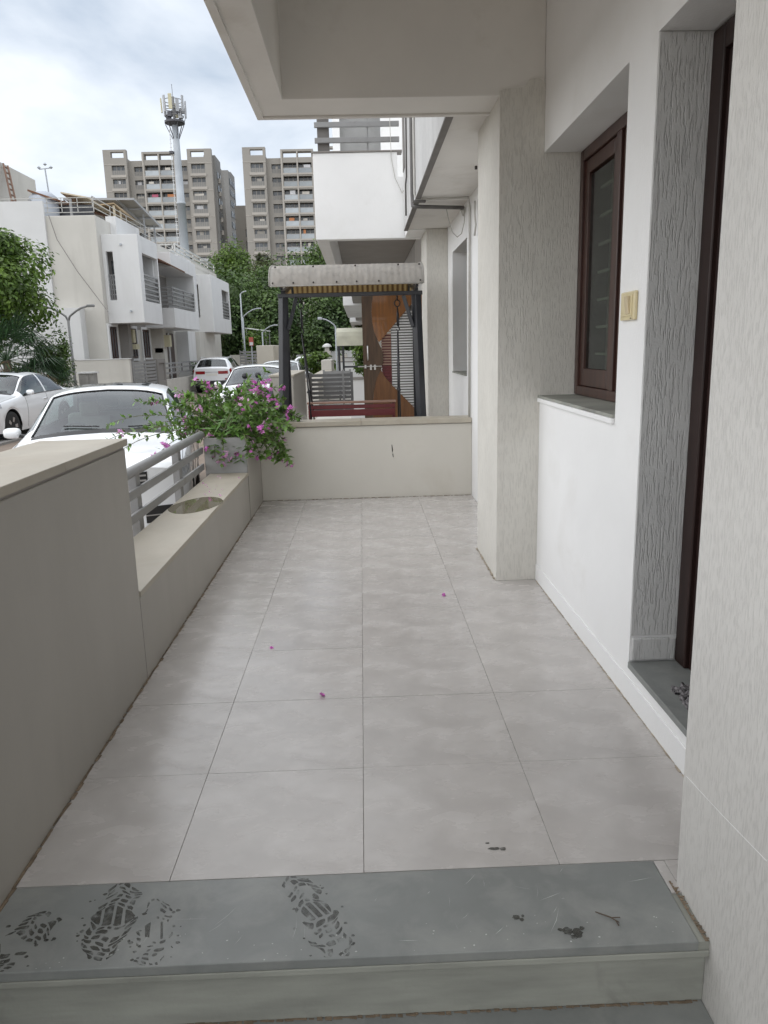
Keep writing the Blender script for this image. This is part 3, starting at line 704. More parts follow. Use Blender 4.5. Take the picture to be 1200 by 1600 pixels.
# row of further houses along the porch side
for k, (yb, lab) in enumerate(((14.1, 'third white row house on the porch side, past the wooden screen door'), (28.3, 'fourth white row house far along the porch side'), (42.5, 'last white row house on the porch side before the trees'))):
    h = thing('row_house', lab, 'house', (1.1, yb + 3, 0), 'row houses on the porch side')
    B('wall', 'far_white', h, (1.03, 1.4, yb, yb + 14.2, RZ, 5.6))
    B('porch', 'far_cream', h, (-.98, 1.03, yb + .2, yb + 13.9, RZ, -.01))
    B('balcony', 'far_white', h, (-.5, 1.03, yb + 9.5, yb + 14.2, 2.70, 3.65))
    if k: B('balcony', 'far_white', h, (-.5, 1.03, yb + .02, yb + 4.4, 2.70, 3.65))
    B('slab_edge', 'far_grey', h, (-.2, 1.03, yb + 4.5, yb + 9.4, 2.75, 3.0))
    for cy0, cy1 in ((4.4, 5.1), (9, 9.5)): B('column', 'far_cream', h, (.78, 1.03, yb + cy0, yb + cy1, 0, 2.7))
    B('door', 'wood_dark', h, (1.015, 1.03, yb + 2, yb + 3, .1, 2.3))
    B('window', 'tower_glass', h, (1.015, 1.03, yb + 6, yb + 8, 1.1, 2.3))
    t = thing('low_wall', ['cream wall of the third porch beyond the slatted gate', 'farther cream porch wall past the second canopy', 'farthest cream porch wall at the end of the row'][k], 'wall', (-1.15, yb + 6, RZ), 'low parapet ledges')
    B('wall', 'far_cream', t, (-1.32, -.985, yb + 3.0, yb + 11, RZ, .70), (-1.32, -.985, yb + 11, yb + 13.2, RZ, 1.06))
    B('cap', 'cap_stone', t, (-1.34, -.97, yb + 3.0, yb + 13.25, 1.0601 if False else .701, .735))
    p2 = thing('partition_wall', ['white partition wall with dark coping behind the slatted gate', 'second pale partition wall far along the porches', 'third pale partition wall at the end of the porches'][k], 'wall', (0, yb + 1.6, 0), 'far partition walls')
    B('wall', 'far_white', p2, (-.25 if k == 0 else -.97, 1.02, yb + 1.5, yb + 1.7, -.1, .78 if k == 0 else .9))
    B('cap', 'far_grey', p2, (-.27 if k == 0 else -.98, 1.02, yb + 1.47, yb + 1.73, .781 if k == 0 else .901, .83 if k == 0 else .94))

# ------------------------------------------------------------------ garden swing
sg = thing('garden_swing', 'black steel garden swing with curved fibre canopy and maroon bench on the next porch', 'swing', (-.1, 8.0, 0))
X0, X1 = -.74, .556
for x, s_ in ((X0, -1), (X1, 1)):
    for yb, yt in ((7.50, 7.58), (8.35, 7.66)):
        xb = x + s_ * .055 + (0 if s_ > 0 else -.03)
        MB().bar((xb, yb, 0), (x, yt, 1.915), .072, .072).build('leg', 'metal_black', sg, bevel=.006)
    MB().bar((x, 7.56, 1.95), (x, 8.62, 2.11), .04, .04).build('side_rail', 'metal_black', sg)
    MB().bar((x - s_ * .035, 7.56, 1.60), (x - s_ * .125, 7.58, 1.90), .034, .034).build('brace', 'metal_black', sg)
for y, dz in ((7.56, 0), (8.62, .22)): MB().box(X0 - .05, X1 + .06, y - .025, y + .025, 1.902 + dz, 1.940 + dz).build('cross_beam', 'metal_black', sg, bevel=.004)
MB().box(X0, X1, 8.03, 8.09, 2.125, 2.165).build('cross_beam', 'metal_black', sg, bevel=.004)
cx0, cx1 = -.845, .612
prof = [(7.395, 2.00), (7.405, 2.06), (7.43, 2.11), (7.475, 2.155), (7.55, 2.185), (7.70, 2.215), (7.9, 2.235), (8.1, 2.24), (8.3, 2.235), (8.5, 2.22), (8.62, 2.215), (8.70, 2.16), (8.75, 2.08), (8.76, 2.0)]
def vault(amp, off, x0, x1):
  nx = 208; vs = []
  for i in range(nx + 1):
    x = x0 + (x1 - x0) * i / nx; a = amp * math.sin((x + .1) * 2 * math.pi / .0563) + off
    for (y, z) in prof:
        d = Vector((0, y - 8.08, z - 1.75)).normalized(); vs.append((x, y + d.y * a, z + d.z * a))
  np_ = len(prof); cm = MB(); cm.v = vs
  for i in range(nx):
    for j in range(np_ - 1):
        cm.f.append((i * np_ + j, i * np_ + j + 1, (i + 1) * np_ + j + 1, (i + 1) * np_ + j)); cm.m.append(0)
  return cm
cn = vault(.0011, 0, cx0, cx1).build('canopy', 'canopy', sg, smooth=True)
vault(.008, -.022, cx0 + .02, cx1 - .02).build('lining', 'canopy_lining', cn, smooth=True)
ed = MB()
ed.tube([(cx0 - .004, y, z) for y, z in prof], .008, 6).tube([(cx1 + .004, y, z) for y, z in prof], .008, 6)
ed.tube([(cx0, 7.393, 1.998), (cx1, 7.393, 1.998)], .006, 6)
ed.build('edging', 'canopy', cn, smooth=True)
for x in (X0, X1):
    fr = MB().tube([(x, 7.43, 1.97), (x, 7.46, 2.05), (x, 7.56, 2.115), (x, 7.9, 2.165), (x, 8.3, 2.165), (x, 8.6, 2.13), (x, 8.70, 2.0)], .014, 8).build('hoop', 'metal_black', sg, smooth=True)
bolt = MB().lathe([(.009, 0), (.009, .007), (.004, .010)], (0, 0, 0), 10, 'y').build('bolt', 'mark_dark', sg, world=False); first = True
for z, y, xs in ((2.025, 7.386, (-.815, -.62, -.43, -.21, -.02, .19, .59 - .005)), (2.178, 7.448, (-.79, -.43, -.03, .38, .58))):
    for x in xs:
        o = bolt if first else dup_part(bolt, (0, 0, 0), sg); first = False
        o.location = (x + .1, y - 8.0, z); o.rotation_euler = (math.pi if z < 2.1 else math.radians(215), 0, 0)
for xh, s_ in ((-.60, -1), (.385, 1)):
    hk = MB(); hk.tube([(xh + .028 * math.cos(a), 7.90, 1.845 + .034 * math.sin(a)) for a in np.linspace(0, 2 * math.pi, 15)], .006, 6, cap=False)
    hk.tube([(xh, 7.9, 1.93), (xh, 7.9, 1.875)], .009, 6)
    hk.tube([(xh, 7.9, 1.81), (xh + .003, 7.9, 1.74), (xh + .004, 7.9, 1.62)], [.005, .012, .013], 8)
    hk.tube([(xh + .004, 7.9, 1.62), (xh + .02, 7.9, 1.585), (xh, 7.9, 1.56), (xh - .012, 7.9, 1.59)], .006, 6)
    hk.build('hook', 'metal_black', sg, smooth=True)
    for dy in (-.20, .24):
        xb = xh + (.075 if s_ < 0 else .0); rd = MB()
        rd.tube([(xh, 7.9, 1.56), (xh + (xb - xh) * .5, 7.9 + dy * .5, 1.15), (xb, 7.9 + dy, .62)], .0085, 6)
        for f in (.35, .62): rd.lathe([(.004, -.014), (.016, -.008), (.016, .008), (.004, .014)], (xh + (xb - xh) * f, 7.9 + dy * f, 1.56 - .94 * f), 8)
        rd.build('hanger_rod', 'metal_black', sg, smooth=True)
bn = thing('x', '', '') if False else None
bx0, bx1 = -.585, .35
for bb_ in ((bx0, bx0 + .04, 7.70, 8.16, .40, .44), (bx1 - .04, bx1, 7.70, 8.16, .40, .44), (bx0, bx0 + .035, 8.11, 8.15, .44, .83), (bx1 - .035, bx1, 8.11, 8.15, .44, .83), (bx0, bx0 + .035, 7.72, 8.11, .62, .65), (bx1 - .035, bx1, 7.72, 8.11, .62, .65)): B('bench_frame', 'maroon', sg, bb_, bevel=.004)
for k in range(5): B('seat_slat', 'maroon', sg, (bx0, bx1, 7.70 + .09 * k, 7.775 + .09 * k, .441, .46), bevel=.003)
for z0, z1 in ((.49, .56), (.585, .665), (.695, .765), (.775, .815)): B('back_slat', 'maroon', sg, (bx0, bx1, 8.085, 8.109, z0, z1), bevel=.003)
B('back_rail', 'maroon_trim', sg, (bx0 - .01, bx1 + .01, 8.07, 8.16, .831, .852), bevel=.004)

# ------------------------------------------------------------------ wooden screen door standing open beyond the swing
dr = thing('screen_door', 'wooden screen door with curved brown stile, orange panel and white louvres, standing open', 'door', (1.0, 11.3, 0))
Y = 11.3
stile = [(.03, 0), (.03, 2.18), (.205, 2.18), (.178, 2.05), (.168, 1.92), (.176, 1.78), (.20, 1.64), (.245, 1.52), (.30, 1.40), (.328, 1.30), (.325, 1.20), (.29, 1.09), (.24, 1.0), (.20, .9), (.17, .75), (.15, .5), (.14, 0)]
MB().prism(stile, 'y', Y - .022, Y + .022).build('stile', 'wood_umber', dr, bevel=.003)
ora = [(.206, 2.18), (.179, 2.05), (.169, 1.92), (.177, 1.78), (.201, 1.64), (.246, 1.52), (.272, 1.487), (.74, 2.0), (.80, 2.06), (.80, 2.18)]
MB().prism(ora, 'y', Y - .016, Y + .016).build('upper_panel', 'wood_orange', dr, bevel=.003)
low = [(.141, 0), (.151, .5), (.171, .75), (.201, .9), (.241, 1.0), (.29, 1.088), (.34, .99), (.455, .853), (.80, .49), (.80, 0)]
MB().prism(low, 'y', Y - .016, Y + .016).build('lower_panel', 'wood_brown', dr, bevel=.003)
B('rail_post', 'metal_grey', dr, (.785, .86, Y - .02, Y + .02, 0, 2.2))
B('rail_post', 'wood_orange', dr, (.861, .99, Y - .02, Y + .02, 0, 2.2))
sm = None; sp_ = None
for k in range(36):
    z = .52 + k * .0395
    # slats run between the diagonals
    def xleft(z):
        if z > 1.487: return .272 + (z - 1.487) * (.74 - .272) / (2.0 - 1.487)
        if z < .853: return .455 + (.853 - z) * (.80 - .455) / (.853 - .49)
        return .30
    xl = max(.30, xleft(z) - .06)
    if xl < .78:
        a = max(xl, .455)
        MB().box(a, .784, Y + .018, Y + .034, z, z + .021).build('slat', 'far_white', dr)
    if xl < .44: MB().box(xl, .45, Y + .018, Y + .034, z + .004, z + .024).build('slat', 'maroon_trim' if z > 1.15 else 'maroon', dr)
B('back_board', 'maroon', dr, (.31, .452, Y + .06, Y + .07, .8, 1.6)); B('back_board', 'band_grey', dr, (.453, .786, Y + .06, Y + .07, .5, 2.02))
hd = MB().tube([(.10, Y - .05, 1.23), (.10, Y - .055, 1.24), (.10, Y - .055, 1.43), (.10, Y - .05, 1.44)], .011, 8)
hd.tube([(.10, Y - .05, 1.25), (.10, Y - .02, 1.25)], .007, 6).tube([(.10, Y - .05, 1.42), (.10, Y - .02, 1.42)], .007, 6)
hd.build('handle', 'steel', dr, smooth=True)
lt = MB().tube([(-.05, Y - .04, 1.14), (.30, Y - .04, 1.14)], .009, 8)
for x in (.06, .14, .20): lt.box(x - .014, x + .014, Y - .05, Y - .022, 1.09 if x > .1 else 1.115, 1.165)
lt.build('latch', 'steel', dr)

# slatted gate, second canopy, lantern post
def slat_gate(x0, x1, y, z0, z1, n, label, axis='x', name='slatted_gate', m='metal_grey', group='slatted metal gates'):
    g = thing(name, label, 'gate', ((x0 if axis == 'x' else y), (y if axis == 'x' else x0), RZ), group)
    def bx(a0, a1, b0, b1, c0, c1): return (a0, a1, b0, b1, c0, c1) if axis == 'x' else (b0, b1, a0, a1, c0, c1)
    for a in (x0, x1 - .05): B('gate_post', m, g, bx(a, a + .05, y - .025, y + .025, z0, z1))
    pit = (z1 - z0 - .02) / n
    for k in range(n):
        B('slat', m, g, bx(x0 + .05, x1 - .05, y - .012, y + .012, z0 + .02 + pit * k, z0 + .02 + pit * k + pit * .66))
    return g
slat_gate(-.93, -.155, 13.35, .30, 1.01, 9, 'dark grey slatted gate behind the garden swing bench', m='gate_grey')
B('gate_stile', 'metal_grey', bpy.data.objects['slatted_gate'], (-.345, -.31, 13.33, 13.37, .3, 1.05))
slat_gate(-.93, -.25, 18.2, .30, .93, 6, 'farther grey slatted gate seen over the first gate')
s2 = thing('garden_swing', 'distant garden swing with pale fabric canopy on a farther porch', 'swing', (-.3, 21.5, 0))
pr2 = [(21.0, 1.49), (21.02, 1.75), (21.06, 1.86), (21.2, 1.93), (21.6, 1.98), (22.0, 1.93), (22.2, 1.86), (22.22, 1.5)]
c2 = MB()
for i in range(len(pr2) - 1):
    (ya, za), (yb, zb) = pr2[i], pr2[i + 1]; c2.poly([(-.66, ya, za), (.30, ya, za), (.30, yb, zb), (-.66, yb, zb)])
o = c2.build('canopy', 'canopy_pale', s2); sl = o.modifiers.new('thick', 'SOLIDIFY'); sl.thickness = .015
for x in (-.62, -.50, .25):
    MB().bar((x, 21.05, 0), (x, 21.05, 1.5), .035, .035).build('leg', 'metal_black', s2)
    MB().bar((x, 22.15, 0), (x, 22.15, 1.5), .035, .035).build('leg', 'metal_black', s2)
MB().bar((-.50, 21.1, .92), (.25, 21.1, .92), .03, .05).build('back_rail', 'metal_black', s2)
B('seat', 'metal_black', s2, (-.48, .23, 21.2, 21.7, .42, .46))
lp = thing('lantern_post', 'small pale gate pillar with white dome cap among plants', 'pillar', (-1.4, 32, RZ))
B('shaft', 'far_cream', lp, (-1.55, -1.27, 31.9, 32.1, RZ, 1.35), (-1.50, -1.32, 31.92, 32.08, 1.35, 1.50))
MB().lathe([(.20, 1.501), (.20, 1.53), (.15, 1.60), (.05, 1.65)], (-1.41, 32, 0), 14).build('cap', 'far_white', lp, smooth=True)
# ------------------------------------------------------------------ row houses across the lane
def rails_x(name, m, parent, x, y0, y1, zs, r, posts=()):   # rails running along y
    mb = MB()
    for z in zs: mb.box(x - r, x + r, y0, y1, z - r, z + r)
    for y in posts: mb.box(x - r, x + r, y - r, y + r, zs[0], zs[-1])
    return mb.build(name, m, parent)
def rails_y(name, m, parent, y, x0, x1, zs, r, posts=()):
    mb = MB()
    for z in zs: mb.box(x0, x1, y - r, y + r, z - r, z + r)
    for x in posts: mb.box(x - r, x + r, y - r, y + r, zs[0], zs[-1])
    return mb.build(name, m, parent)
MX, BX = -9.15, -7.85
def far_window(parent, y0, y1, z0, z1, x=MX, m='wood_dark'):
    f = B('window_trim', 'far_white', parent, (x - .02, x + .07, y0 - .12, y0, z0 - .1, z1 + .1), (x - .02, x + .07, y1, y1 + .12, z0 - .1, z1 + .1), (x - .02, x + .07, y0, y1, z1, z1 + .1), (x - .02, x + .12, y0, y1, z0 - .1, z0))
    w = MB(); n = 3
    for k in range(n + 1):
        y = y0 + (y1 - y0) * k / n; w.box(x + .001, x + .04, max(y0, y - .04), min(y1, y + .04), z0, z1)
    w.box(x + .001, x + .04, y0, y1, z0, z0 + .08); w.box(x + .001, x + .04, y0, y1, z1 - .08, z1)
    w.build('frame', 'wood_dark', f)
    B('pane', 'tower_glass', f, (x + .001, x + .012, y0, y1, z0, z1))
def box_bay(parent, y0, y1, z0, z1, near_open, front_open, name='bay'):
    """white upper bay: hollow box with an opening in the near face and one in the lane face"""
    ny, nz0, nz1, nx0, nx1 = near_open; fy0, fy1, fz0, fz1 = front_open
    xs = [MX, nx0, nx1, BX - .18, BX]; ys = sorted({y0, y0 + .18, fy0, fy1, y1 - .12, y1}); zs = sorted({z0, z0 + .2, nz0, nz1, fz0, fz1, z1 - .2, z1})
    def fill(x, y, z):
        inside = x < BX - .18 and y0 + .18 < y < y1 - .12 and z0 + .2 < z < z1 - .2
        o1 = y < y0 + .18 and nx0 < x < nx1 and nz0 < z < nz1
        o2 = x > BX - .18 and fy0 < y < fy1 and fz0 < z < fz1
        return not (inside or o1 or o2)
    b = MB().grid3(xs, ys, zs, fill).build(name, 'far_white', parent, bevel=.015)
    rails_x('bay_rail', 'metal_grey', b, BX - .06, fy0, fy1, [fz0 + .1 + .17 * k for k in range(6)], .028, (fy0 + .03, fy1 - .03))
    g = MB()
    for k in range(6): g.box(nx0, nx1, y0 + .04, y0 + .08, nz0 + .02 + k * .17, nz0 + .05 + k * .17)
    for k in range(1, 3): g.box(nx0 + (nx1 - nx0) * k / 3 - .012, nx0 + (nx1 - nx0) * k / 3 + .012, y0 + .04, y0 + .08, nz0, nz0 + .9)
    g.build('bay_grille', 'metal_grey', b)
    return b
L1 = thing('row_house', 'pale two storey house with terrace rails and solar panels, nearest across the lane', 'house', (-9.2, 33, RZ), 'row houses across the lane')
MB().grid3([-19, -10.9, MX], [28, 39.5], [RZ, 6.2, 6.68], lambda x, y, z: z < 6.2).build('wall', 'far_cream', L1, bevel=.02)
B('gable_panel', 'far_white', L1, (-19, -10.87, 27.9, 27.998, RZ, 6.68))
B('gable_panel', 'far_white', L1, (-10.9, -9.86, 27.5, 27.998, RZ, 3.06))
B('parapet', 'far_white', L1, (MX - .15, MX + .22, 29.6, 32.6, 5.60, 6.42))
B('parapet', 'far_cream', L1, (MX - .15, MX + .02, 32.6, 39.4, 5.8, 6.28))
box_bay(L1, 28.35, 30.95, 2.53, 5.6, (0, 3.34, 5.02, -9.02, -8.78), (28.78, 30.86, 3.32, 5.0))
B('balcony_back', 'far_grey', L1, (MX + .001, MX + .03, 28.55, 30.8, 2.75, 5.38))
B('inner_door', 'tower_glass', L1, (MX + .031, MX + .05, 29.2, 30.2, 2.75, 4.8))
# second balcony, open on two sides
MB().grid3([MX, BX - .15, BX], [33.0, 33.15, 37.3, 37.9], [2.48, 2.7, 3.30, 4.95, 5.55],
    lambda x, y, z: z < 2.7 or z > 4.95 or (z < 3.30 and (x > BX - .15 or y < 33.15 or y > 37.3)) or (y > 37.3)).build('balcony', 'far_white', L1, bevel=.015)
rails_x('balcony_rail', 'metal_grey', L1, BX - .06, 33.0, 37.3, [3.45 + .17 * k for k in range(5)], .028, (33.1, 35.2, 37.2))
rails_y('balcony_rail', 'metal_grey', L1, 33.06, MX + .1, BX - .06, [3.45 + .17 * k for k in range(5)], .028, (BX - .6,))
B('balcony_back', 'far_grey', L1, (MX, MX + .02, 33.2, 37.2, 2.7, 4.9))
B('recess', 'far_grey', L1, (MX, MX + .03, 31.0, 32.98, 2.4, 5.3))
B('upper_door', 'tower_glass', L1, (MX + .031, MX + .06, 31.3, 32.2, 2.9, 4.9), (MX + .031, MX + .06, 34.0, 35.0, 2.7, 4.7))
aw = MB(); aw.poly([(MX, 31.0, 5.45), (BX + .05, 31.0, 5.05), (BX + .05, 35.4, 4.98), (MX, 35.4, 5.38)])
o = aw.build('awning', 'awning_brown', L1); o.modifiers.new('t', 'SOLIDIFY').thickness = .05
for a in ((28.15, 29.0, 1.25, 2.42), (30.5, 31.45, 1.25, 2.42), (32.3, 33.35, 1.25, 2.42)): far_window(L1, *a)
B('column', 'far_grey', L1, (MX, MX + .35, 29.4, 29.75, RZ, 2.52))
B('column', 'far_cream', L1, (MX, MX + .5, 33.9, 34.4, RZ, 2.5))
B('door', 'wood_dark', L1, (MX, MX + .05, 35.7, 37.6, RZ + .4, 2.35)); B('door_post', 'far_white', L1, (MX + .05, MX + .09, 36.45, 36.65, 0, 2.35))
for y, z in ((30.15, 1.9), (34.15, 1.75)):
    B('meter_box', 'antenna_cream', L1, (MX + .5 if y > 32 else MX + .08, MX + .75 if y > 32 else MX + .35, y - .15, y + .15, z - .05, z + .45), (MX + .1, MX + .45, y - .25, y + .22, z - .3, z - .1))
# terrace: stair head, rails, tank, sheds, solar array, ladder, anemometer
B('stair_head', 'far_cream', L1, (-19, -14, 29, 35.4, 6.2, 8.95))
rails_y('terrace_rail', 'pipe', L1, 28.1, -15, MX - .05, [6.32, 6.48, 6.64, 6.80], .011, (-10.8, -10.3, -9.75, -9.2))
rails_x('terrace_rail', 'pipe', L1, MX - .08, 28.1, 39.4, [6.48, 6.66, 6.84], .011, (28.1, 30, 32, 34, 36, 38, 39.3))
lad = MB()
for dx in (0, .38): lad.bar((-13.9, 32.2 + dx, 8.9), (-13.2, 31.0 + dx, 6.9), .06, .06)
for k in range(9): f = k / 8.5; lad.bar((-13.9 + .7 * f, 32.2 - 1.2 * f, 8.8 - 2 * f), (-13.9 + .7 * f, 32.58 - 1.2 * f, 8.8 - 2 * f), .05, .05)
tag(lad.build('ladder', 'rust_ladder', None), 'rusty red ladder leaning on the stair head of the terrace', 'ladder')
tk = MB().lathe([(.50, 6.2), (.52, 6.9), (.5, 7.25), (.3, 7.42), (.1, 7.46)], (-11.75, 30.3, 0), 16)
tag(tk.build('water_tank', 'tank_grey', None, smooth=True), 'grey rounded tank on the terrace below the brown awning', 'tank')
sh = thing('terrace_shed', 'brown sloping awning roof on the terrace across the lane', 'awning', (-11.6, 31, 6.2))
a2 = MB(); a2.poly([(-12.1, 29.8, 7.45), (-11.1, 29.8, 7.10), (-10.2, 33, 7.0), (-12.1, 33, 7.45)])
a2.build('roof', 'awning_brown', sh).modifiers.new('t', 'SOLIDIFY').thickness = .06
for x in (-12.1, -10.6): B('post', 'metal_grey', sh, (x - .04, x + .04, 29.8, 29.88, 6.2, 7.1))
B('screen', 'metal_black', sh, (-11.3, -10.0, 30.5, 30.55, 6.2, 7.0))
tp = thing('tarp_shelter', 'cream and tan tarpaulin shelter on the terrace across the lane', 'shelter', (-10.3, 32, 6.2))
t1 = MB(); t1.poly([(-11.2, 30.6, 7.5), (-10.2, 30.6, 7.3), (-9.9, 32.5, 7.05), (-11.0, 32.5, 7.2)])
t1.build('tarp', 'tarp_cream', tp).modifiers.new('t', 'SOLIDIFY').thickness = .05
t2 = MB(); t2.poly([(-10.6, 31.8, 7.22), (-9.6, 31.8, 7.30), (-9.35, 32.2, 7.02), (-9.4, 34, 7.0), (-10.6, 34, 7.05)])
t2.build('tarp', 'tarp_tan', tp).modifiers.new('t', 'SOLIDIFY').thickness = .05
B('post', 'tarp_cream', tp, (-9.68, -9.60, 31.85, 31.92, 6.2, 7.2), (-9.50, -9.44, 32.1, 32.16, 6.2, 7.1))
so = thing('solar_array', 'tilted solar panels seen from below over the terrace across the lane', 'solar panels', (-10, 34.5, 6.2))
p00, p10, p01, p11 = Vector((-12.0, 33, 7.74)), Vector((-9.12, 33, 7.70)), Vector((-11.6, 36.3, 7.18)), Vector((-8.92, 36.3, 7.12))
def bil(u, v): return (p00 * (1 - u) + p10 * u) * (1 - v) + (p01 * (1 - u) + p11 * u) * v
for i in range(4):
    for j in range(3):
        m_ = MB(); m_.poly([bil((i + a) / 4, (j + b) / 3) for a, b in ((.015, .02), (.985, .02), (.985, .98), (.015, .98))])
        o = m_.build('panel', 'solar', so); o.modifiers.new('t', 'SOLIDIFY').thickness = .035
fb = MB()
for j in range(4): fb.bar(bil(0, j / 3) - Vector((0, 0, .06)), bil(1, j / 3) - Vector((0, 0, .06)), .07, .07)
for i in range(5): fb.bar(bil(i / 4, 0) - Vector((0, 0, .10)), bil(i / 4, 1) - Vector((0, 0, .10)), .05, .05)
for u, v in ((.1, .1), (.6, .1), (.1, .9), (.6, .9), (.92, .9), (.92, .5)):
    p = bil(u, v); fb.bar(p - Vector((0, 0, .1)), (p.x, p.y, 6.2), .06, .06)
fb.build('stand', 'solar_frame', so)
an = MB().tube([(-12.1, 32, 6.2), (-12.22, 32, 8.65)], .03, 6)
an.tube([(-12.45, 32, 8.62), (-12.0, 32, 8.66)], .02, 5)
for dx in (-.25, 0, .22): an.lathe([(.02, -.05), (.075, 0), (.02, .06)], (-12.2 + dx, 32, 8.68 + (.12 if dx == 0 else 0)), 8)
tag(an.build('wind_gauge', 'galv', None), 'thin mast with small wind gauge cups on the terrace', 'mast')
wr = MB().tube([(-10.7, 27.88, 6.2), (-10.5, 27.86, 5.4), (-9.9, 27.85, 4.3), (-9.3, 27.85, 3.4), (-8.9, 27.6, 2.9)], .015, 5)
wr.build('wire', 'far_grey', L1)
for x_, z_ in ((-8.45, 5.25), (-8.3, 2.95)): B('spout', 'galv', L1, (x_ - .03, x_ + .03, 28.27, 28.35, z_ - .03, z_ + .03))

L2 = thing('row_house', 'second white box fronted house across the lane, above the parked white hatchback', 'house', (-9.2, 45, RZ), 'row houses across the lane')
B('wall', 'far_cream', L2, (-19, MX, 39.51, 50.5, RZ, 6.1))
B('parapet', 'far_white', L2, (MX - .12, MX + .12, 39.6, 42.5, 5.5, 6.25)); B('parapet', 'far_cream', L2, (MX - .12, MX + .02, 42.5, 50.4, 6.1, 6.3))
B('ground_wall', 'far_white', L2, (MX, MX + .6, 38.3, 40.0, RZ, 2.47))
B('ground_wall', 'far_cream', L2, (MX, MX + .8, 40.02, 44.2, RZ, 2.47))
box_bay(L2, 41.6, 47.2, 2.48, 5.45, (0, 3.25, 4.95, -8.98, -8.55), (44.6, 46.9, 3.3, 4.9))
far_window(L2, 44.4, 46.0, 1.0, 2.3, MX + .05); far_window(L2, 46.9, 47.7, .9, 2.35, MX + .05)
rails_y('terrace_rail', 'steel', L2, 39.8, -10.5, MX - .05, [6.5, 6.75], .03, (-10, -9.3)); rails_x('terrace_rail', 'steel', L2, MX - .05, 39.8, 50, [6.4, 6.6, 6.8], .035, (39.8, 42, 44, 46, 48, 50))

# compound walls, gate and verge things on the far side
cw = thing('compound_wall', 'cream compound wall across the lane with pale coping beside the slatted gate', 'wall', (-9.3, 26.8, RZ), 'compound walls across the lane')
B('wall', 'far_cream', cw, (-10.7, -8.05, 26.7, 26.9, RZ, 1.25)); B('coping', 'far_white', cw, (-10.72, -8.03, 26.68, 26.92, 1.251, 1.28))
B('ledge', 'far_cream', cw, (-10.7, -8.02, 26.55, 26.70, RZ, .42))
slat_gate(26.95, 29.9, -8.02, -.35, 1.18, 12, 'grey slatted entrance gate below the white box balcony', 'y')
B('gate_stile', 'metal_grey', [o for o in COL.objects if o.name.startswith('slatted_gate') and o.parent is None][-1], (-8.05, -7.99, 28.35, 28.45, -.35, 1.18))
gp = thing('gate_pier', 'grey gate pier with dark letterbox niche beside the slatted gate', 'pillar', (-8.1, 30.5, RZ))
MB().grid3([-8.4, -8.0, -7.95], [29.95, 30.15, 31.0, 31.15], [RZ, .35, 1.05, 1.2], lambda x, y, z: not (x > -8.0 and in_(y, 30.15, 31.0) and in_(z, .35, 1.05))).build('body', 'far_grey', gp)
cw2 = thing('compound_wall', 'low far compound wall with metal rails behind the parked hatchback', 'wall', (-8, 34.5, RZ), 'compound walls across the lane')
B('wall', 'far_cream', cw2, (-8.2, -8.0, 31.3, 40, RZ, .35)); rails_x('rails', 'metal_grey', cw2, -8.1, 31.3, 40, [.6, .82, 1.0], .035, (31.4, 33, 34.6, 36.2, 38, 39.8))
cw3 = thing('compound_wall', 'distant compound wall end beyond the second white house', 'wall', (-8.1, 51, RZ), 'compound walls across the lane')
B('wall', 'far_cream', cw3, (-8.3, -7.9, 41, 48, RZ, 1.0), (-8.9, -6.9, 52, 52.2, RZ, 1.2))
slat_gate(-7.75, -6.2, 49, -.2, 1.5, 9, 'distant pale slatted gate beside the far street lamp')
cw4 = thing('compound_wall', 'low garden wall behind the white saloon, under the palms', 'wall', (-10, 25, RZ), 'compound walls across the lane')
B('wall', 'far_cream', cw4, (-16, -9.75, 24.8, 25.0, RZ, .45)); B('bench_slab', 'metal_black', cw4, (-10.9, -9.6, 24.4, 24.79, .62, .74)); B('pier', 'far_cream', cw4, (-9.74, -9.3, 24.75, 25.05, RZ, .62))
cb = thing('utility_cabinet', 'grey metal utility cabinet with a pale lid by the cream compound wall', 'cabinet', (-9, 25.5, RZ))
B('body', 'cabinet', cb, (-9.30, -8.82, 25.2, 25.6, RZ, .83), bevel=.01); B('door', 'cabinet', cb, (-9.28, -8.98, 25.185, 25.198, RZ + .1, .80)); B('lid', 'far_white', cb, (-9.34, -8.78, 25.15, 25.65, .832, .88))

def lamp(name, x, y, h, arms, r, label, m='galv', reach=1.0):
    t = thing(name, label, 'street lamp', (x, y, RZ), 'street lamps')
    MB().tube([(x, y, RZ), (x, y, h)], [r, r * .7], 8).build('pole', m, t, smooth=True)
    for s_ in arms:
        pts = [(x, y, h - .1)] + [(x + s_ * reach * f, y, h + .55 * reach * math.sin(f * 1.45)) for f in (.1, .25, .45, .7, 1.0)]
        a = MB().tube(pts, r * .6, 8).build('arm', m, t, smooth=True)
        ex, ez = pts[-1][0], pts[-1][2]
        B('lamp_head', m, t, (min(ex, ex + s_ * .35 * reach), max(ex, ex + s_ * .35 * reach), y - .07, y + .07, ez - .03, ez + .05), bevel=.02)
    return t
lamp('street_lamp', -8.98, 24, 2.55, (-1, 1), .055, 'grey twin armed street lamp in front of the pale house', 'metal_grey', .62)
lamp('street_lamp', -7.55, 50, 3.6, (1,), .06, 'tallest single arm street lamp beyond the hatchback', 'galv', .9)
lamp('street_lamp', -6.3, 49.5, 2.6, (1,), .055, 'shorter single arm street lamp near the beige cargo box', 'galv', .75)
lamp('street_lamp', -.80, 25, 2.15, (-1,), .035, 'curved street lamp seen through the garden swing', 'galv', .42)
lamp('street_lamp', -8.0, 52.5, 5.2, (1,), .06, 'thin tall lamp pole in front of the trees', 'galv', .3)
tr = thing('cargo_truck', 'small truck with a ribbed beige cargo box parked far down the lane', 'truck', (-5, 40.5, RZ))
B('cargo_box', 'beige_panel', tr, (-5.45, -4.56, 40, 43, .55, 1.70), bevel=.03)
rb = MB()
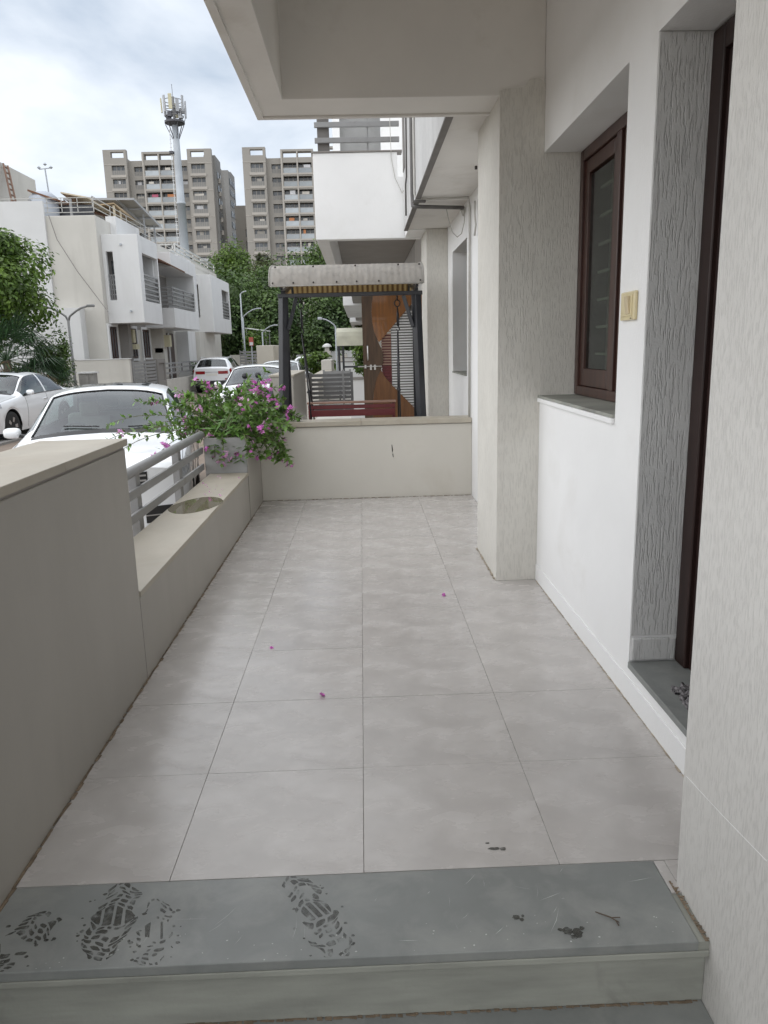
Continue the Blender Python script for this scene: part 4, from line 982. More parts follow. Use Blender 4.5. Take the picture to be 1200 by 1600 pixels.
for k in range(6): rb.box(-4.559, -4.53, 40.2 + k * .5, 40.45 + k * .5, .6, 1.65)
rb.build('rib', 'beige_panel', tr)
B('cab', 'far_white', tr, (-5.4, -4.6, 43.05, 44.3, .1, 1.35), bevel=.08); B('chassis', 'trim_black', tr, (-5.4, -4.6, 40.1, 44.2, 0, .5))
for y in (40.8, 43.6):
    for x in (-5.35, -4.72): MB().lathe([(.3, 0), (.3, .18)], (x, y, -.12), 14, 'x').build('wheel', 'rubber', tr)
sg1 = thing('road_sign', 'small red and white sign board near the beige cargo box', 'sign', (-6.2, 44, RZ))
B('board', 'sign_red', sg1, (-6.38, -6.14, 44, 44.04, 1.72, 2.2)); B('board_stripe', 'far_white', sg1, (-6.36, -6.16, 43.985, 43.999, 1.75, 1.92)); B('post', 'galv', sg1, (-6.29, -6.23, 44.05, 44.10, RZ, 2.2))
um = MB(); um.poly([(-7.9, 52.8, 3.0), (-6.5, 52.8, 2.78), (-6.3, 54.3, 2.78), (-7.7, 54.3, 3.0)])
ag = thing('shade_sail', 'white shade sheet at the end of the lane in front of the trees', 'shade', (-7.3, 53.5, RZ))
um.build('sheet', 'far_white', ag).modifiers.new('t', 'SOLIDIFY').thickness = .04
for x, y in ((-7.8, 52.9), (-6.5, 52.9), (-6.4, 54.2)): B('post', 'metal_grey', ag, (x - .03, x + .03, y - .03, y + .03, RZ, 2.85))
bw = thing('boundary_wall', 'white boundary wall closing the far end of the lane', 'wall', (-2, 58, RZ))
B('wall', 'far_white', bw, (-9, -2.6, 57.8, 58, RZ, 1.1)); B('wall', 'far_white', bw, (-2.5, 1.5, 60, 60.2, RZ, 1.3)); B('pier', 'far_cream', bw, (-2.6, -2.3, 57.7, 58.1, RZ, 1.3))

# ------------------------------------------------------------------ apartment towers
def win_mesh(name, w, h, kind):
    mb = MB()
    d = .55 if kind != 'balcony' else 1.1
    mb.box(0, w, d - .02, d - .01, 0, h, 0)                           # glass
    nm = 3 if w > 2.2 else 2
    for k in range(nm + 1):
        x = w * k / nm; mb.box(max(0, x - .04), min(w, x + .04), d - .07, d - .021, 0, h, 1)
    mb.box(0, w, d - .07, d - .021, h * .48, h * .48 + .07, 1)
    if kind == 'balcony':
        mb.box(.02, w - .02, .06, .10, .0, .95, 2); mb.box(0, w, .03, .13, .955, 1.0, 1)
    else:
        mb.box(.02, w - .02, .08, .12, 0, h * .47, 3)
        for k in range(6): mb.box(w * k / 6, w * k / 6 + .05, .05, .079, 0, h * .47, 1)
    return mb
def tower(xo, label, hide_from=None):
    t = thing('apartment_tower', label, 'apartment block', (xo + 10, 165, RZ), 'tan apartment towers')
    blocks = [(0, 4.65, 164.6, 41.95, [(1.55, 2.6, 'win')], True), (4.65, 7.7, 166.0, 40.1, [(1.0, 1.9, 'win')], False),
              (7.7, 14.35, 164.9, 41.5, [(.45, 2.75, 'balcony'), (3.5, 2.75, 'balcony')], True), (14.35, 16.95, 166.0, 40.1, [(.4, 1.7, 'win')], False),
              (16.95, 21.85, 164.4, 41.8, [(.7, 2.75, 'win')], True)]
    pitch = 2.565; n = 13
    protos = {}
    r = random.Random(int(xo * 3) + 400)
    for (a, b, yf, zt, wins, frame) in blocks:
        x0, x1 = xo + a, xo + b
        xs = sorted({x0, x1, *[x0 + w[0] for w in wins], *[x0 + w[0] + w[1] for w in wins]})
        zs = [RZ]; opens = []
        for k in range(n - 1, -1, -1):
            z1 = 38.95 - pitch * k; h = 1.95 if wins[0][2] == 'balcony' else 1.75
            if z1 - h > RZ: opens.append((z1 - h, z1)); zs += [z1 - h, z1]
        topo = (zt - 1.55, zt - .42) if frame else None
        if topo: zs += list(topo)
        zs.append(zt)
        xr = [(x0 + w[0], x0 + w[0] + w[1]) for w in wins]
        ym = yf + (1.15 if wins[0][2] == 'balcony' else .6)
        def fill(x, y, z):
            inx = any(p < x < q for p, q in xr)
            if topo and topo[0] < z < topo[1] and inx: return False
            if y < ym and inx and any(p < z < q for p, q in opens): return False
            if topo and z > topo[0] and y > ym + .5: return False
            return True
        MB().grid3(xs, [yf, ym, ym + .5, 178], zs, fill).build('wall', 'tower_tan', t)
        for (wx, ww, kind) in wins:
            key = (ww, kind)
            for z0, z1 in opens:
                if z1 < 15: continue
                if key not in protos:
                    protos[key] = win_mesh('window', ww, z1 - z0, kind).build('window', ['tower_glass', 'tower_ledge', 'tower_rail', 'tower_dark'], t, world=False)
                    o = protos[key]
                else: o = dup_part(protos[key], (0, 0, 0), t)
                o.location = (x0 + wx - (xo + 10), yf - 165, z0 - RZ)
                if r.random() < .55:                                   # curtains or washing behind the rail
                    c0 = r.uniform(.05, ww * .5); cw_ = r.uniform(.4, ww - c0 - .05)
                    d = .3 if kind == 'balcony' else .46
                    B('laundry' if kind == 'balcony' else 'curtain', r.choice(['cloth_white', 'curtain', 'curtain', 'cloth_white', 'cloth_blue', 'cloth_pink', 'cloth_orange'] if kind == 'balcony' else ['curtain', 'curtain', 'cloth_white']), t,
                      (x0 + wx + c0, x0 + wx + c0 + cw_, yf + d, yf + d + .04, z0 + r.uniform(.55, .9), z1 - r.uniform(.1, .5)))
        if wins[0][2] == 'win' and frame:
            for z0, z1 in opens: B('ledge', 'tower_ledge', t, (x0 + wins[0][0] - .25, x0 + wins[0][0] + wins[0][1] + .25, yf - .16, yf - .005, z0 - .55, z0 - .08))
            for z0, z1 in opens[::2]: B('string_course', 'tower_ledge', t, (x0 - .02, x1 + .02, yf - .05, yf - .003, z1 + .12, z1 + .24))
        if wins[0][2] == 'balcony':
            for z0, z1 in opens: B('ledge', 'tower_ledge', t, (x0 + .31, x1 - .1, yf - .10, yf - .005, z0 - .35, z0 - .02))
            B('mullion', 'tower_ledge', t, (x0 + 3.22, x0 + 3.48, yf - .12, yf - .006, 10, zt - .5)); B('mullion', 'tower_ledge', t, (x0 + .0, x0 + .3, yf - .13, yf - .007, 10, zt - .2))
    # side wing stepping back, with small windows on its dark flank
    B('wing', 'tower_dark', t, (xo + 20, xo + 22.3, 166, 172, RZ, 40.9))
    for k in range(9):
        for y in (167, 169.5): B('flank_window', 'tower_glass', t, (xo + 22.3, xo + 22.45, y, y + .9, 36.6 - k * pitch, 37.9 - k * pitch))
        B('flank_ledge', 'tower_ledge', t, (xo + 22.3, xo + 22.7, 168.2, 169, 36 - k * pitch, 36.9 - k * pitch))
    return t
tower(-51.0, 'tan apartment tower behind the telecom pole, left of the sky gap')
tower(-22.9, 'tan apartment tower partly hidden behind the white neighbour balcony')
bk = thing('apartment_tower', 'darker tan tower slab receding behind the first apartment tower', 'apartment block', (-28, 200, RZ), 'tan apartment towers')
B('wall', 'tower_dark', bk, (-40, -31.6, 200, 205, RZ, 45.5), (-40, -31.9, 206, 212, RZ, 46.4))
for k in range(9):
    for j in range(2):
        B('flank_window', 'tower_glass', bk, (-31.6, -31.4, 201.2 + 2 * j, 202 + 2 * j, 42.5 - 2.565 * k, 43.8 - 2.565 * k))
        B('flank_window', 'tower_glass', bk, (-31.9, -31.7, 207.2 + 2.4 * j, 208.2 + 2.4 * j, 43 - 2.565 * k, 44.3 - 2.565 * k))
lb = thing('apartment_tower', 'lower tan block between the two apartment towers', 'apartment block', (-25, 180, RZ), 'tan apartment towers')
MB().grid3([-27.5, -25.3, -23.6, -20], [180, 180.5, 190], [RZ] + sum([[28.6 - 2.565 * k - 1.7, 28.6 - 2.565 * k] for k in range(8, -1, -1)], []) + [33.6],
    lambda x, y, z: not (y < 180.5 and -25.3 < x < -23.6 and any(28.6 - 2.565 * k - 1.7 < z < 28.6 - 2.565 * k for k in range(9)))).build('wall', 'tower_tan', lb)
for k in range(6): B('window', 'tower_glass', lb, (-25.3, -23.6, 180.45, 180.47, 28.6 - 2.565 * k - 1.7, 28.6 - 2.565 * k))

# ------------------------------------------------------------------ telecom pole
tpz = thing('telecom_pole', 'tall grey telecom monopole crowned with cream and grey antennas', 'telecom mast', (-14.2, 65, RZ))
PX, PY = -14.22, 65
MB().lathe([(.40, RZ), (.365, 9), (.33, 13.2), (.37, 13.21), (.37, 13.36), (.315, 13.37), (.285, 16), (.25, 19.2)], (PX, PY, 0), 16).build('shaft', 'galv', tpz, smooth=True)
ld = MB(); ld.tube([(PX - .62, PY - .1, RZ), (PX - .42, PY - .1, 18.8)], .03, 5)
for k in range(60): ld.box(PX - .62 + .2 * k / 60 - .06, PX - .35, PY - .13, PY - .09, .4 + k * .31, .44 + k * .31)
ld.build('cable_ladder', 'far_white', tpz)
B('step_box', 'gear_dark', tpz, (PX - .55, PX - .25, PY - .3, PY, 17.0, 17.18))
pf = MB().lathe([(.55, 19.15), (.80, 19.25), (.80, 19.4), (.2, 19.42)], (PX, PY, 0), 14)
for a in np.linspace(0, 2 * math.pi, 7)[:-1]: pf.bar((PX + .25 * math.cos(a), PY + .25 * math.sin(a), 18.1), (PX + .75 * math.cos(a), PY + .75 * math.sin(a), 19.2), .05, .05)
pf.build('platform', 'gear_dark', tpz)
rg_ = MB()
for z, rr in ((19.75, .72), (20.35, .78), (20.9, .74)): rg_.tube([(PX + rr * math.cos(a), PY + rr * math.sin(a), z) for a in np.linspace(0, 2 * math.pi, 19)], .03, 5, cap=False)
for a in np.linspace(0, 2 * math.pi, 7)[:-1]:
    rg_.tube([(PX, PY, 20.35), (PX + .8 * math.cos(a), PY + .8 * math.sin(a), 20.35)], .03, 5)
rg_.tube([(PX, PY, 19), (PX, PY, 21.2)], .1, 8)
rg_.build('ring_frame', 'metal_grey', tpz)
r = random.Random(9)
for k, (a, z0, z1, w, m_) in enumerate(((200, 19.95, 21.0, .22, 'antenna_cream'), (235, 19.9, 21.1, .2, 'antenna_grey'), (268, 20.05, 21.15, .28, 'antenna_cream'), (300, 19.9, 20.8, .26, 'antenna_grey'), (330, 20.0, 21.15, .2, 'antenna_grey'), (355, 19.6, 20.4, .22, 'antenna_grey'), (30, 19.9, 21, .24, 'antenna_grey'), (90, 19.9, 21, .24, 'antenna_cream'), (150, 19.9, 21, .24, 'antenna_grey'))):
    a = math.radians(a); c = Vector((PX + .92 * math.cos(a), PY + .92 * math.sin(a), 0))
    MB().bar((c.x, c.y, z0), (c.x + .03 * math.cos(a), c.y + .03 * math.sin(a), z1), w, .10, up=(math.cos(a), math.sin(a), 0)).build('antenna', m_, tpz, bevel=.02)
for k in range(9):
    a = r.uniform(0, 6.28); rr = r.uniform(.35, .8); z = r.uniform(19.45, 20.2); s_ = r.uniform(.08, .16)
    x, y = PX + rr * math.cos(a), PY + rr * math.sin(a)
    B('radio_unit', r.choice(['gear_dark', 'antenna_grey', 'gear_dark']), tpz, (x - s_, x + s_, y - s_, y + s_, z, z + .35))
cbm = MB()
for k in range(7):
    a = r.uniform(0, 6.28); cbm.tube([(PX + .9 * math.cos(a), PY + .9 * math.sin(a), 20.0), (PX + .8 * math.cos(a + .2), PY + .8 * math.sin(a + .2), 19.5), (PX + .3 * math.cos(a), PY + .3 * math.sin(a), 19.3)], .025, 5)
cbm.tube([(PX, PY, 21.1), (PX - .02, PY, 22.1)], .02, 5)
cbm.build('cable', 'gear_dark', tpz)
# ------------------------------------------------------------------ cars
def pchip(xs, ys, q):
    xs, ys = np.array(xs, float), np.array(ys, float); h = np.diff(xs); d = np.diff(ys) / h; m = np.zeros(len(xs))
    for i in range(1, len(xs) - 1):
        if d[i - 1] * d[i] > 0:
            w1, w2 = 2 * h[i] + h[i - 1], h[i] + 2 * h[i - 1]; m[i] = (w1 + w2) / (w1 / d[i - 1] + w2 / d[i])
    m[0], m[-1] = d[0], d[-1]
    q = np.clip(q, xs[0], xs[-1]); k = np.clip(np.searchsorted(xs, q) - 1, 0, len(h) - 1); t = (q - xs[k]) / h[k]
    return (2 * t**3 - 3 * t**2 + 1) * ys[k] + (t**3 - 2 * t**2 + t) * h[k] * m[k] + (-2 * t**3 + 3 * t**2) * ys[k + 1] + (t**3 - t**2) * h[k] * m[k + 1]
SEDAN = dict(st=[
    (-2.25, [(.74, .26), (.80, .40), (.82, .60), (.78, .775), (.58, .815), (.29, .83), (0, .835)]),
    (-2.12, [(.80, .23), (.85, .40), (.87, .62), (.825, .815), (.62, .855), (.31, .872), (0, .878)]),
    (-1.60, [(.84, .20), (.885, .42), (.90, .66), (.85, .875), (.64, .915), (.32, .93), (0, .935)]),
    (-1.00, [(.85, .20), (.89, .42), (.905, .70), (.862, .93), (.73, .975), (.36, 1.005), (0, 1.015)]),
    (-.90, [(.85, .20), (.89, .42), (.905, .70), (.862, .935), (.722, 1.00), (.36, 1.05), (0, 1.065)]),
    (-.20, [(.85, .20), (.89, .42), (.905, .71), (.865, .95), (.60, 1.365), (.30, 1.425), (0, 1.44)]),
    (-.08, [(.85, .20), (.89, .42), (.905, .71), (.865, .953), (.592, 1.40), (.30, 1.455), (0, 1.47)]),
    (.45, [(.85, .20), (.89, .42), (.905, .72), (.868, .962), (.59, 1.435), (.3, 1.48), (0, 1.49)]),
    (1.05, [(.85, .20), (.89, .42), (.905, .73), (.868, .975), (.585, 1.385), (.29, 1.435), (0, 1.445)]),
    (1.75, [(.85, .20), (.89, .42), (.90, .73), (.85, .99), (.68, 1.04), (.34, 1.075), (0, 1.085)]),
    (2.12, [(.80, .24), (.86, .42), (.875, .66), (.80, .98), (.6, 1.02), (.3, 1.04), (0, 1.045)]),
    (2.25, [(.74, .30), (.80, .45), (.81, .66), (.735, .92), (.55, .955), (.27, .975), (0, .98)])],
    ws=(-.89, -.21), rw=(1.07, 1.73), sw=((-.72, .40), (.47, 1.42)), wheels=(-1.36, 1.33), rear=2.25)
SUV = dict(st=[
    (-2.12, [(.72, .30), (.78, .44), (.80, .62), (.745, .80), (.56, .86), (.28, .88), (0, .885)]),
    (-1.98, [(.80, .27), (.86, .44), (.875, .66), (.81, .88), (.60, .93), (.30, .95), (0, .955)]),
    (-1.50, [(.85, .25), (.90, .46), (.91, .74), (.85, .97), (.62, 1.01), (.31, 1.03), (0, 1.035)]),
    (-1.00, [(.86, .25), (.90, .46), (.91, .78), (.87, 1.04), (.73, 1.08), (.36, 1.11), (0, 1.12)]),
    (-.35, [(.86, .25), (.90, .46), (.91, .78), (.87, 1.06), (.63, 1.48), (.32, 1.54), (0, 1.555)]),
    (.30, [(.86, .25), (.90, .46), (.91, .79), (.87, 1.08), (.62, 1.57), (.31, 1.61), (0, 1.62)]),
    (1.30, [(.86, .25), (.90, .46), (.91, .80), (.87, 1.11), (.60, 1.53), (.30, 1.575), (0, 1.585)]),
    (1.58, [(.86, .25), (.90, .46), (.91, .80), (.87, 1.12), (.60, 1.47), (.30, 1.525), (0, 1.535)]),
    (1.98, [(.84, .28), (.885, .46), (.89, .80), (.83, 1.10), (.72, 1.14), (.36, 1.16), (0, 1.165)]),
    (2.12, [(.78, .32), (.83, .48), (.84, .75), (.78, 1.03), (.66, 1.09), (.33, 1.11), (0, 1.115)])],
    ws=(-.98, -.37), rw=(1.60, 1.95), sw=((-.80, .36), (.43, 1.40)), wheels=(-1.30, 1.28), rear=2.12)
def make_car(name, label, spec, loc, rot=0, detail=1, group='parked cars'):
    t = bpy.data.objects.new(name, None); COL.objects.link(t); WL[t.name] = (0, 0, 0)
    tag(t, label, 'car', group)
    st = spec['st']; ys = [s[0] for s in st]; A = np.array([s[1] for s in st])     # station, v, (x,z)
    f_end, r_end = ys[0], ys[-1]; RW = .36; wy = spec['wheels']
    def bow(x, y):
        f = max(0, min(1, (-(y - f_end) + .55) / .55)) if y < f_end + .55 else 0
        g = max(0, min(1, ((y - r_end) + .40) / .40)) if y > r_end - .40 else 0
        return .15 * (abs(x) / .85) ** 2.4 * f ** 2 - .09 * (abs(x) / .85) ** 2.4 * g ** 2
    cache = {}
    def ring(y):
        y = round(y, 4)
        if y not in cache:
            c = np.array([[pchip(ys, A[:, k, 0], np.array([y]))[0], pchip(ys, A[:, k, 1], np.array([y]))[0]] for k in range(7)])
            for w in wy:                                                            # wheel arches lift the lower edge
                dd = RW + .035; dyy = abs(y - w)
                if dyy < dd:
                    za = .32 + math.sqrt(dd * dd - dyy * dyy); c[0, 1] = max(c[0, 1], za); c[1, 1] = max(c[1, 1], za + .02); c[0, 0] = c[1, 0] + (.0 if za > c[1, 1] else 0)
                    c[2, 1] = max(c[2, 1], za + .045)
            cache[y] = c
        return cache[y]
    def P(y, v, side=1, off=0.0):
        c = ring(y); q = np.array([v]); k = np.arange(7)
        x = pchip(k, c[:, 0], q)[0]; z = pchip(k, c[:, 1], q)[0]
        if off:
            x2 = pchip(k, c[:, 0], q + .02)[0]; z2 = pchip(k, c[:, 1], q + .02)[0]
            x1_ = pchip(k, c[:, 0], q - .02)[0]; z1_ = pchip(k, c[:, 1], q - .02)[0]
            n_ = np.array([z2 - z1_, -(x2 - x1_)]); L = np.hypot(*n_) or 1; x += n_[0] / L * off; z += n_[1] / L * off
        return (side * x, y + bow(x, y), z)
    us = set(np.round(np.linspace(f_end, r_end, 74 if detail else 40), 3))
    for w in wy:
        for a in np.linspace(-1, 1, 19): us.add(round(w + (RW + .034) * a, 3))
    ws, rw, sws = spec['ws'], spec['rw'], spec['sw']
    lim = [*ws, *rw, *sws[0], *sws[1]]
    us = sorted({u for u in us if min(abs(u - l) for l in lim) > .012} | set(lim))
    vsx = sorted({*np.round(np.linspace(0, 3, 10), 3), 3.1, 3.3, 3.5, 3.7, 3.9, 4.07, *np.round(np.linspace(4.3, 6, 7), 3)})
    def hole(u, v):
        if ws[0] < u < ws[1] and v > 4.07: return True
        if rw[0] < u < rw[1] and v > 4.07: return True
        return any(a < u < b and 3.1 < v < 3.9 for a, b in sws)
    mb = MB()
    for side in (1, -1):
        k0 = len(mb.v)
        for u in us:
            for v in vsx: mb.v.append(P(u, v, side))
        nv = len(vsx)
        for i in range(len(us) - 1):
            for j in range(nv - 1):
                if hole((us[i] + us[i + 1]) / 2, (vsx[j] + vsx[j + 1]) / 2): continue
                a, b, c, d = k0 + i * nv + j, k0 + (i + 1) * nv + j, k0 + (i + 1) * nv + j + 1, k0 + i * nv + j + 1
                mb.f.append((a, b, c, d) if side > 0 else (d, c, b, a)); mb.m.append(0)
        for ye, flip in ((f_end, 1), (r_end, -1)):                                  # bumper faces
            vv = [v for v in vsx]; k1 = len(mb.v); K = 6
            for v in vv:
                p = P(ye, v, 1)
                for q in range(K + 1):
                    x = p[0] * (1 - q / K); mb.v.append((side * x, ye + bow(x, ye), p[2]))
            for i in range(len(vv) - 1):
                for q in range(K):
                    a = k1 + i * (K + 1) + q; mb.f.append((a, a + 1, a + K + 2, a + K + 1) if flip * side > 0 else (a + K + 1, a + K + 2, a + 1, a)); mb.m.append(0)
    mb.build('body', 'paint_white', t, smooth=True)
    # glass
    def patch(nm, m, u0, u1, v0, v1, off, nu=10, nv=8, full=False, sides=(1, -1), parent=None):
        for side in ((1,) if full else sides):
            q = MB(); uu = np.linspace(u0, u1, nu + 1)
            if full: vv = [(v, 1) for v in np.linspace(v0, 6, nv + 1)] + [(v, -1) for v in np.linspace(6, v0, nv + 1)[1:]]
            else: vv = [(v, side) for v in np.linspace(v0, v1, nv + 1)]
            for u in uu:
                for v, s_ in vv: q.v.append(P(u, min(v, 5.999), s_, off))
            L = len(vv)
            for i in range(nu):
                for j in range(L - 1):
                    a = i * L + j; q.f.append((a, a + L, a + L + 1, a + 1)); q.m.append(0)
            q.build(nm, m, parent or t, smooth=True)
    patch('windscreen', 'glass_clear', ws[0], ws[1], 4.07, 6, -.002, full=True)
    patch('rear_window', 'glass_dark', rw[0], rw[1], 4.07, 6, -.002, full=True)
    for a, b in sws: patch('side_window', 'glass_clear' if detail else 'glass_dark', a, b, 3.1, 3.9, -.002)
    patch('cowl', 'trim_black', ws[0] - .07, ws[0] - .005, 4.1, 6, .004, 2, 6, full=True)
    tr_ = MB()
    for side in (1, -1):
        for v in (4.07,): tr_.tube([P(u, v, side, .004) for u in np.linspace(ws[0], ws[1], 10)], .008, 5)
        tr_.tube([P(u, 3.08, side, .004) for u in np.linspace(sws[0][0], sws[1][1], 16)], .010, 5)
    tr_.tube([P(ws[1], v, 1, .003) for v in np.linspace(4.07, 5.99, 8)] + [P(ws[1], v, -1, .003) for v in np.linspace(5.99, 4.07, 8)], .008, 5)
    tr_.build('window_trim', 'trim_black', t, smooth=True)
    for side in (1, -1):
        for u0 in (-.66, .425, 1.30):                                               # door shut lines
            q = MB().tube([P(u0 + .02 * math.sin(v), v, side, .0005) for v in np.linspace(.3, 3.05, 12)], .0035, 4); q.build('shut_line', 'trim_black', t)
        for u0 in (.22, 1.14):
            p0_, p1_ = P(u0, 2.55, side, .025), P(u0 + .17, 2.57, side, .025); MB().tube([p0_, p1_], .013, 6).build('handle', 'paint_white', t, smooth=True)
    hs = MB()
    hs.tube([P(u, 3.0 + 1.0 * max(0, min(1, (u - f_end) / 1.2)) * .45, 1, .0008) for u in np.linspace(f_end + .12, ws[0] - .1, 12)], .003, 4)
    hs.tube([P(u, 3.0 + 1.0 * max(0, min(1, (u - f_end) / 1.2)) * .45, -1, .0008) for u in np.linspace(f_end + .12, ws[0] - .1, 12)], .003, 4)
    hs.build('shut_line', 'trim_black', t)
    # lights, grille, plates
    patch('headlight', 'lamp_clear', f_end + .02, f_end + .46, 2.45, 3.05, .006)
    def front_bar(z0, z1, x0, x1, off, mbx, n=10, ye=f_end, s_=-1):
        for k in range(n):
            xa, xb = x0 + (x1 - x0) * k / n, x0 + (x1 - x0) * (k + 1) / n
            ya, yb = ye + bow(xa, ye) + s_ * off, ye + bow(xb, ye) + s_ * off
            mbx.poly([(xa, ya, z0), (xb, yb, z0), (xb, yb, z1), (xa, ya, z1)]); mbx.poly([(xa, ya, z1), (xb, yb, z1), (xb, yb - s_ * off * 1.2, z1), (xa, ya - s_ * off * 1.2, z1)])
            mbx.poly([(xa, ya - s_ * off * 1.2, z0), (xb, yb - s_ * off * 1.2, z0), (xb, yb, z0), (xa, ya, z0)])
    h0 = st[0][1][3][1]
    for a_ in ((h0 - .13, h0 + .01, -.52, .52, .008), (.30, .42, -.40, .40, .008), (.31, .46, .48, .72, .010), (.31, .46, -.72, -.48, .010)):
        fr = MB(); front_bar(*a_, fr); fr.build('grille', 'trim_black', t)
    gb = MB()
    for k in range(3): front_bar(h0 - .12 + .045 * k, h0 - .105 + .045 * k, -.51, .51, .016, gb)
    for s_ in (-1, 1): front_bar(.375, .385, min(s_ * .48, s_ * .72), max(s_ * .48, s_ * .72), .016, gb, 4)
    gb.build('grille_bar', 'alloy', t)
    pm = MB(); front_bar(.43, .54, -.25, .25, .02, pm, 4); pm.build('licence_plate', 'plate', t)
    pm = MB(); zr = .60 if spec is SEDAN else .78; front_bar(zr, zr + .11, -.25, .25, .012, pm, 4, r_end, 1); pm.build('licence_plate', 'plate', t)
    patch('tail_light', 'lamp_red', r_end - .26, r_end - .01, 2.35 if spec is SUV else 2.5, 2.95, .006)
    zt = st[-1][1][3][1]
    for s_ in (-1, 1):
        tl = MB(); front_bar(zt - .17, zt - .04, min(s_ * .30, s_ * .74), max(s_ * .30, s_ * .74), .012, tl, 6, r_end, 1); tl.build('tail_light', 'lamp_red', t)
    lb_ = MB(); front_bar(.31, .56 if spec is SUV else .42, -.80, .80, .014, lb_, 12, r_end, 1); lb_.build('lower_bumper', 'trim_black', t)
    if spec is SUV:
        ch = MB(); front_bar(zt - .10, zt - .07, -.30, .30, .012, ch, 6, r_end, 1); ch.build('chrome_strip', 'alloy', t)
        for s_ in (-1, 1): B('reflector', 'lamp_red', t, (s_ * .66 - .06, s_ * .66 + .06, r_end - .02, r_end + .005, .60, .66))
        MB().tube([P(u, 4.0, 1, .05) for u in np.linspace(-.1, 1.3, 8)], .02, 6).build('roof_rail', 'alloy', t, smooth=True)
        MB().tube([P(u, 4.0, -1, .05) for u in np.linspace(-.1, 1.3, 8)], .02, 6).build('roof_rail', 'alloy', t, smooth=True)
    sr = MB()
    q = [P(u, v, s_, .004) for u, v, s_ in ((.05, 4.6, 1), (.75, 4.6, 1), (.75, 4.6, -1), (.05, 4.6, -1))]
    if detail and spec is SEDAN:
        vv = [(v, 1) for v in np.linspace(4.6, 5.99, 6)] + [(v, -1) for v in np.linspace(5.99, 4.6, 6)]
        for u0, u1 in zip(np.linspace(.08, .80, 6)[:-1], np.linspace(.08, .80, 6)[1:]):
            for (v0, s0), (v1, s1) in zip(vv[:-1], vv[1:]): sr.poly([P(u0, v0, s0, .004), P(u1, v0, s0, .004), P(u1, v1, s1, .004), P(u0, v1, s1, .004)])
        sr.build('sunroof', 'glass_dark', t, smooth=True)
    # mirrors
    for side in (1, -1):
        m_ = MB(); px, py, pz = P(ws[0] + .30, 3.15, side)
        m_.bar((px - side * .03, py + .02, pz + .01), (px + side * .06, py + .02, pz + .03), .06, .035)
        mo = m_.build('mirror', 'trim_black', t, bevel=.01)
        cap = MB(); c = Vector((px + side * .115, py + .03, pz + .055)); n1, n2 = 10, 8
        for i in range(n1 + 1):
            th = math.pi * i / n1
            for j in range(n2):
                ph = 2 * math.pi * j / n2
                se = lambda q_: math.copysign(abs(q_) ** .62, q_)
                yy = -.06 * se(math.sin(th)) * se(math.cos(ph)); yy = yy if yy < 0 else yy * .25
                cap.v.append((c.x - .088 * se(math.cos(th)), c.y + yy, c.z + .058 * se(math.sin(th)) * se(math.sin(ph))))
        for i in range(n1):
            for j in range(n2): cap.f.append((i * n2 + j, i * n2 + (j + 1) % n2, (i + 1) * n2 + (j + 1) % n2, (i + 1) * n2 + j)); cap.m.append(0)
        cap.build('cap', 'paint_white', mo, smooth=True)
        B('mirror_glass', 'steel', mo, (c.x - .07, c.x + .07, c.y + .017, c.y + .021, c.z - .045, c.z + .045))
    # wheels
    w0 = None
    for y in wy:
        for side in (1, -1):
            if w0 is None or side != w0[1]:
                ty = MB().lathe([(.20, -.10), (.30, -.105), (.325, -.085), (.33, 0), (.325, .085), (.30, .105), (.215, .10)], (0, 0, 0), 28, 'x').build('wheel', 'rubber', t, smooth=True)
                rm = MB().lathe([(.215, side * .085), (.205, side * .10), (.195, side * .075), (.06, side * .06), (.03, side * .075)], (0, 0, 0), 28, 'x', cap=False)
                for k in range(5):
                    a = 2 * math.pi * k / 5
                    for da in (-.16, .16): rm.bar((side * .082, .05 * math.cos(a + da), .05 * math.sin(a + da)), (side * .092, .20 * math.cos(a + da * .7), .20 * math.sin(a + da * .7)), .034, .03, up=(1, 0, 0))
                rm.build('rim', 'alloy', ty)
                dk = MB().lathe([(.01, side * .05), (.20, side * .055)], (0, 0, 0), 24, 'x', cap=False).build('hub', 'trim_black', ty)
                w0 = (ty, side); wobj = ty
            else: wobj = copy_tree(w0[0], t)
            wobj.location = (side * .775, y, .33)
        for side in (1, -1):                                                         # arch liner
            al = MB()
            for a0, a1 in zip(np.linspace(-.2, math.pi + .2, 15)[:-1], np.linspace(-.2, math.pi + .2, 15)[1:]):
                al.poly([(side * .865, y + .385 * math.cos(a0), .33 + .385 * math.sin(a0)), (side * .865, y + .385 * math.cos(a1), .33 + .385 * math.sin(a1)), (side * .5, y + .385 * math.cos(a1), .33 + .385 * math.sin(a1)), (side * .5, y + .385 * math.cos(a0), .33 + .385 * math.sin(a0))])
            al.build('arch_liner', 'trim_black', t)
    # cabin
    ln = MB()
    for side in (1, -1):
        uu = np.linspace(ws[1] + .01, rw[0] - .01, 12); vv = [4.0, 4.3, 4.7, 5.1, 5.5, 5.999]; k0 = len(ln.v)
        for u in uu:
            for v in vv: ln.v.append(P(u, v, side, -.018))
        for i in range(len(uu) - 1):
            for j in range(len(vv) - 1):
                a = k0 + i * len(vv) + j; ln.f.append((a, a + 1, a + len(vv) + 1, a + len(vv))); ln.m.append(0)
        uu = np.linspace(ws[0] - .1, r_end - .12, 14); vv = [.4, 1.0, 1.6, 2.2, 2.7, 3.05]; k0 = len(ln.v)
        for u in uu:
            for v in vv: ln.v.append(P(u, v, side, -.02))
        for i in range(len(uu) - 1):
            for j in range(len(vv) - 1):
                a = k0 + i * len(vv) + j; ln.f.append((a, a + 1, a + len(vv) + 1, a + len(vv))); ln.m.append(0)
        uu = np.linspace(rw[1] - .02, r_end - .05, 4); vv = [3.05, 3.5, 4.0, 4.7, 5.4, 5.999]; k0 = len(ln.v)
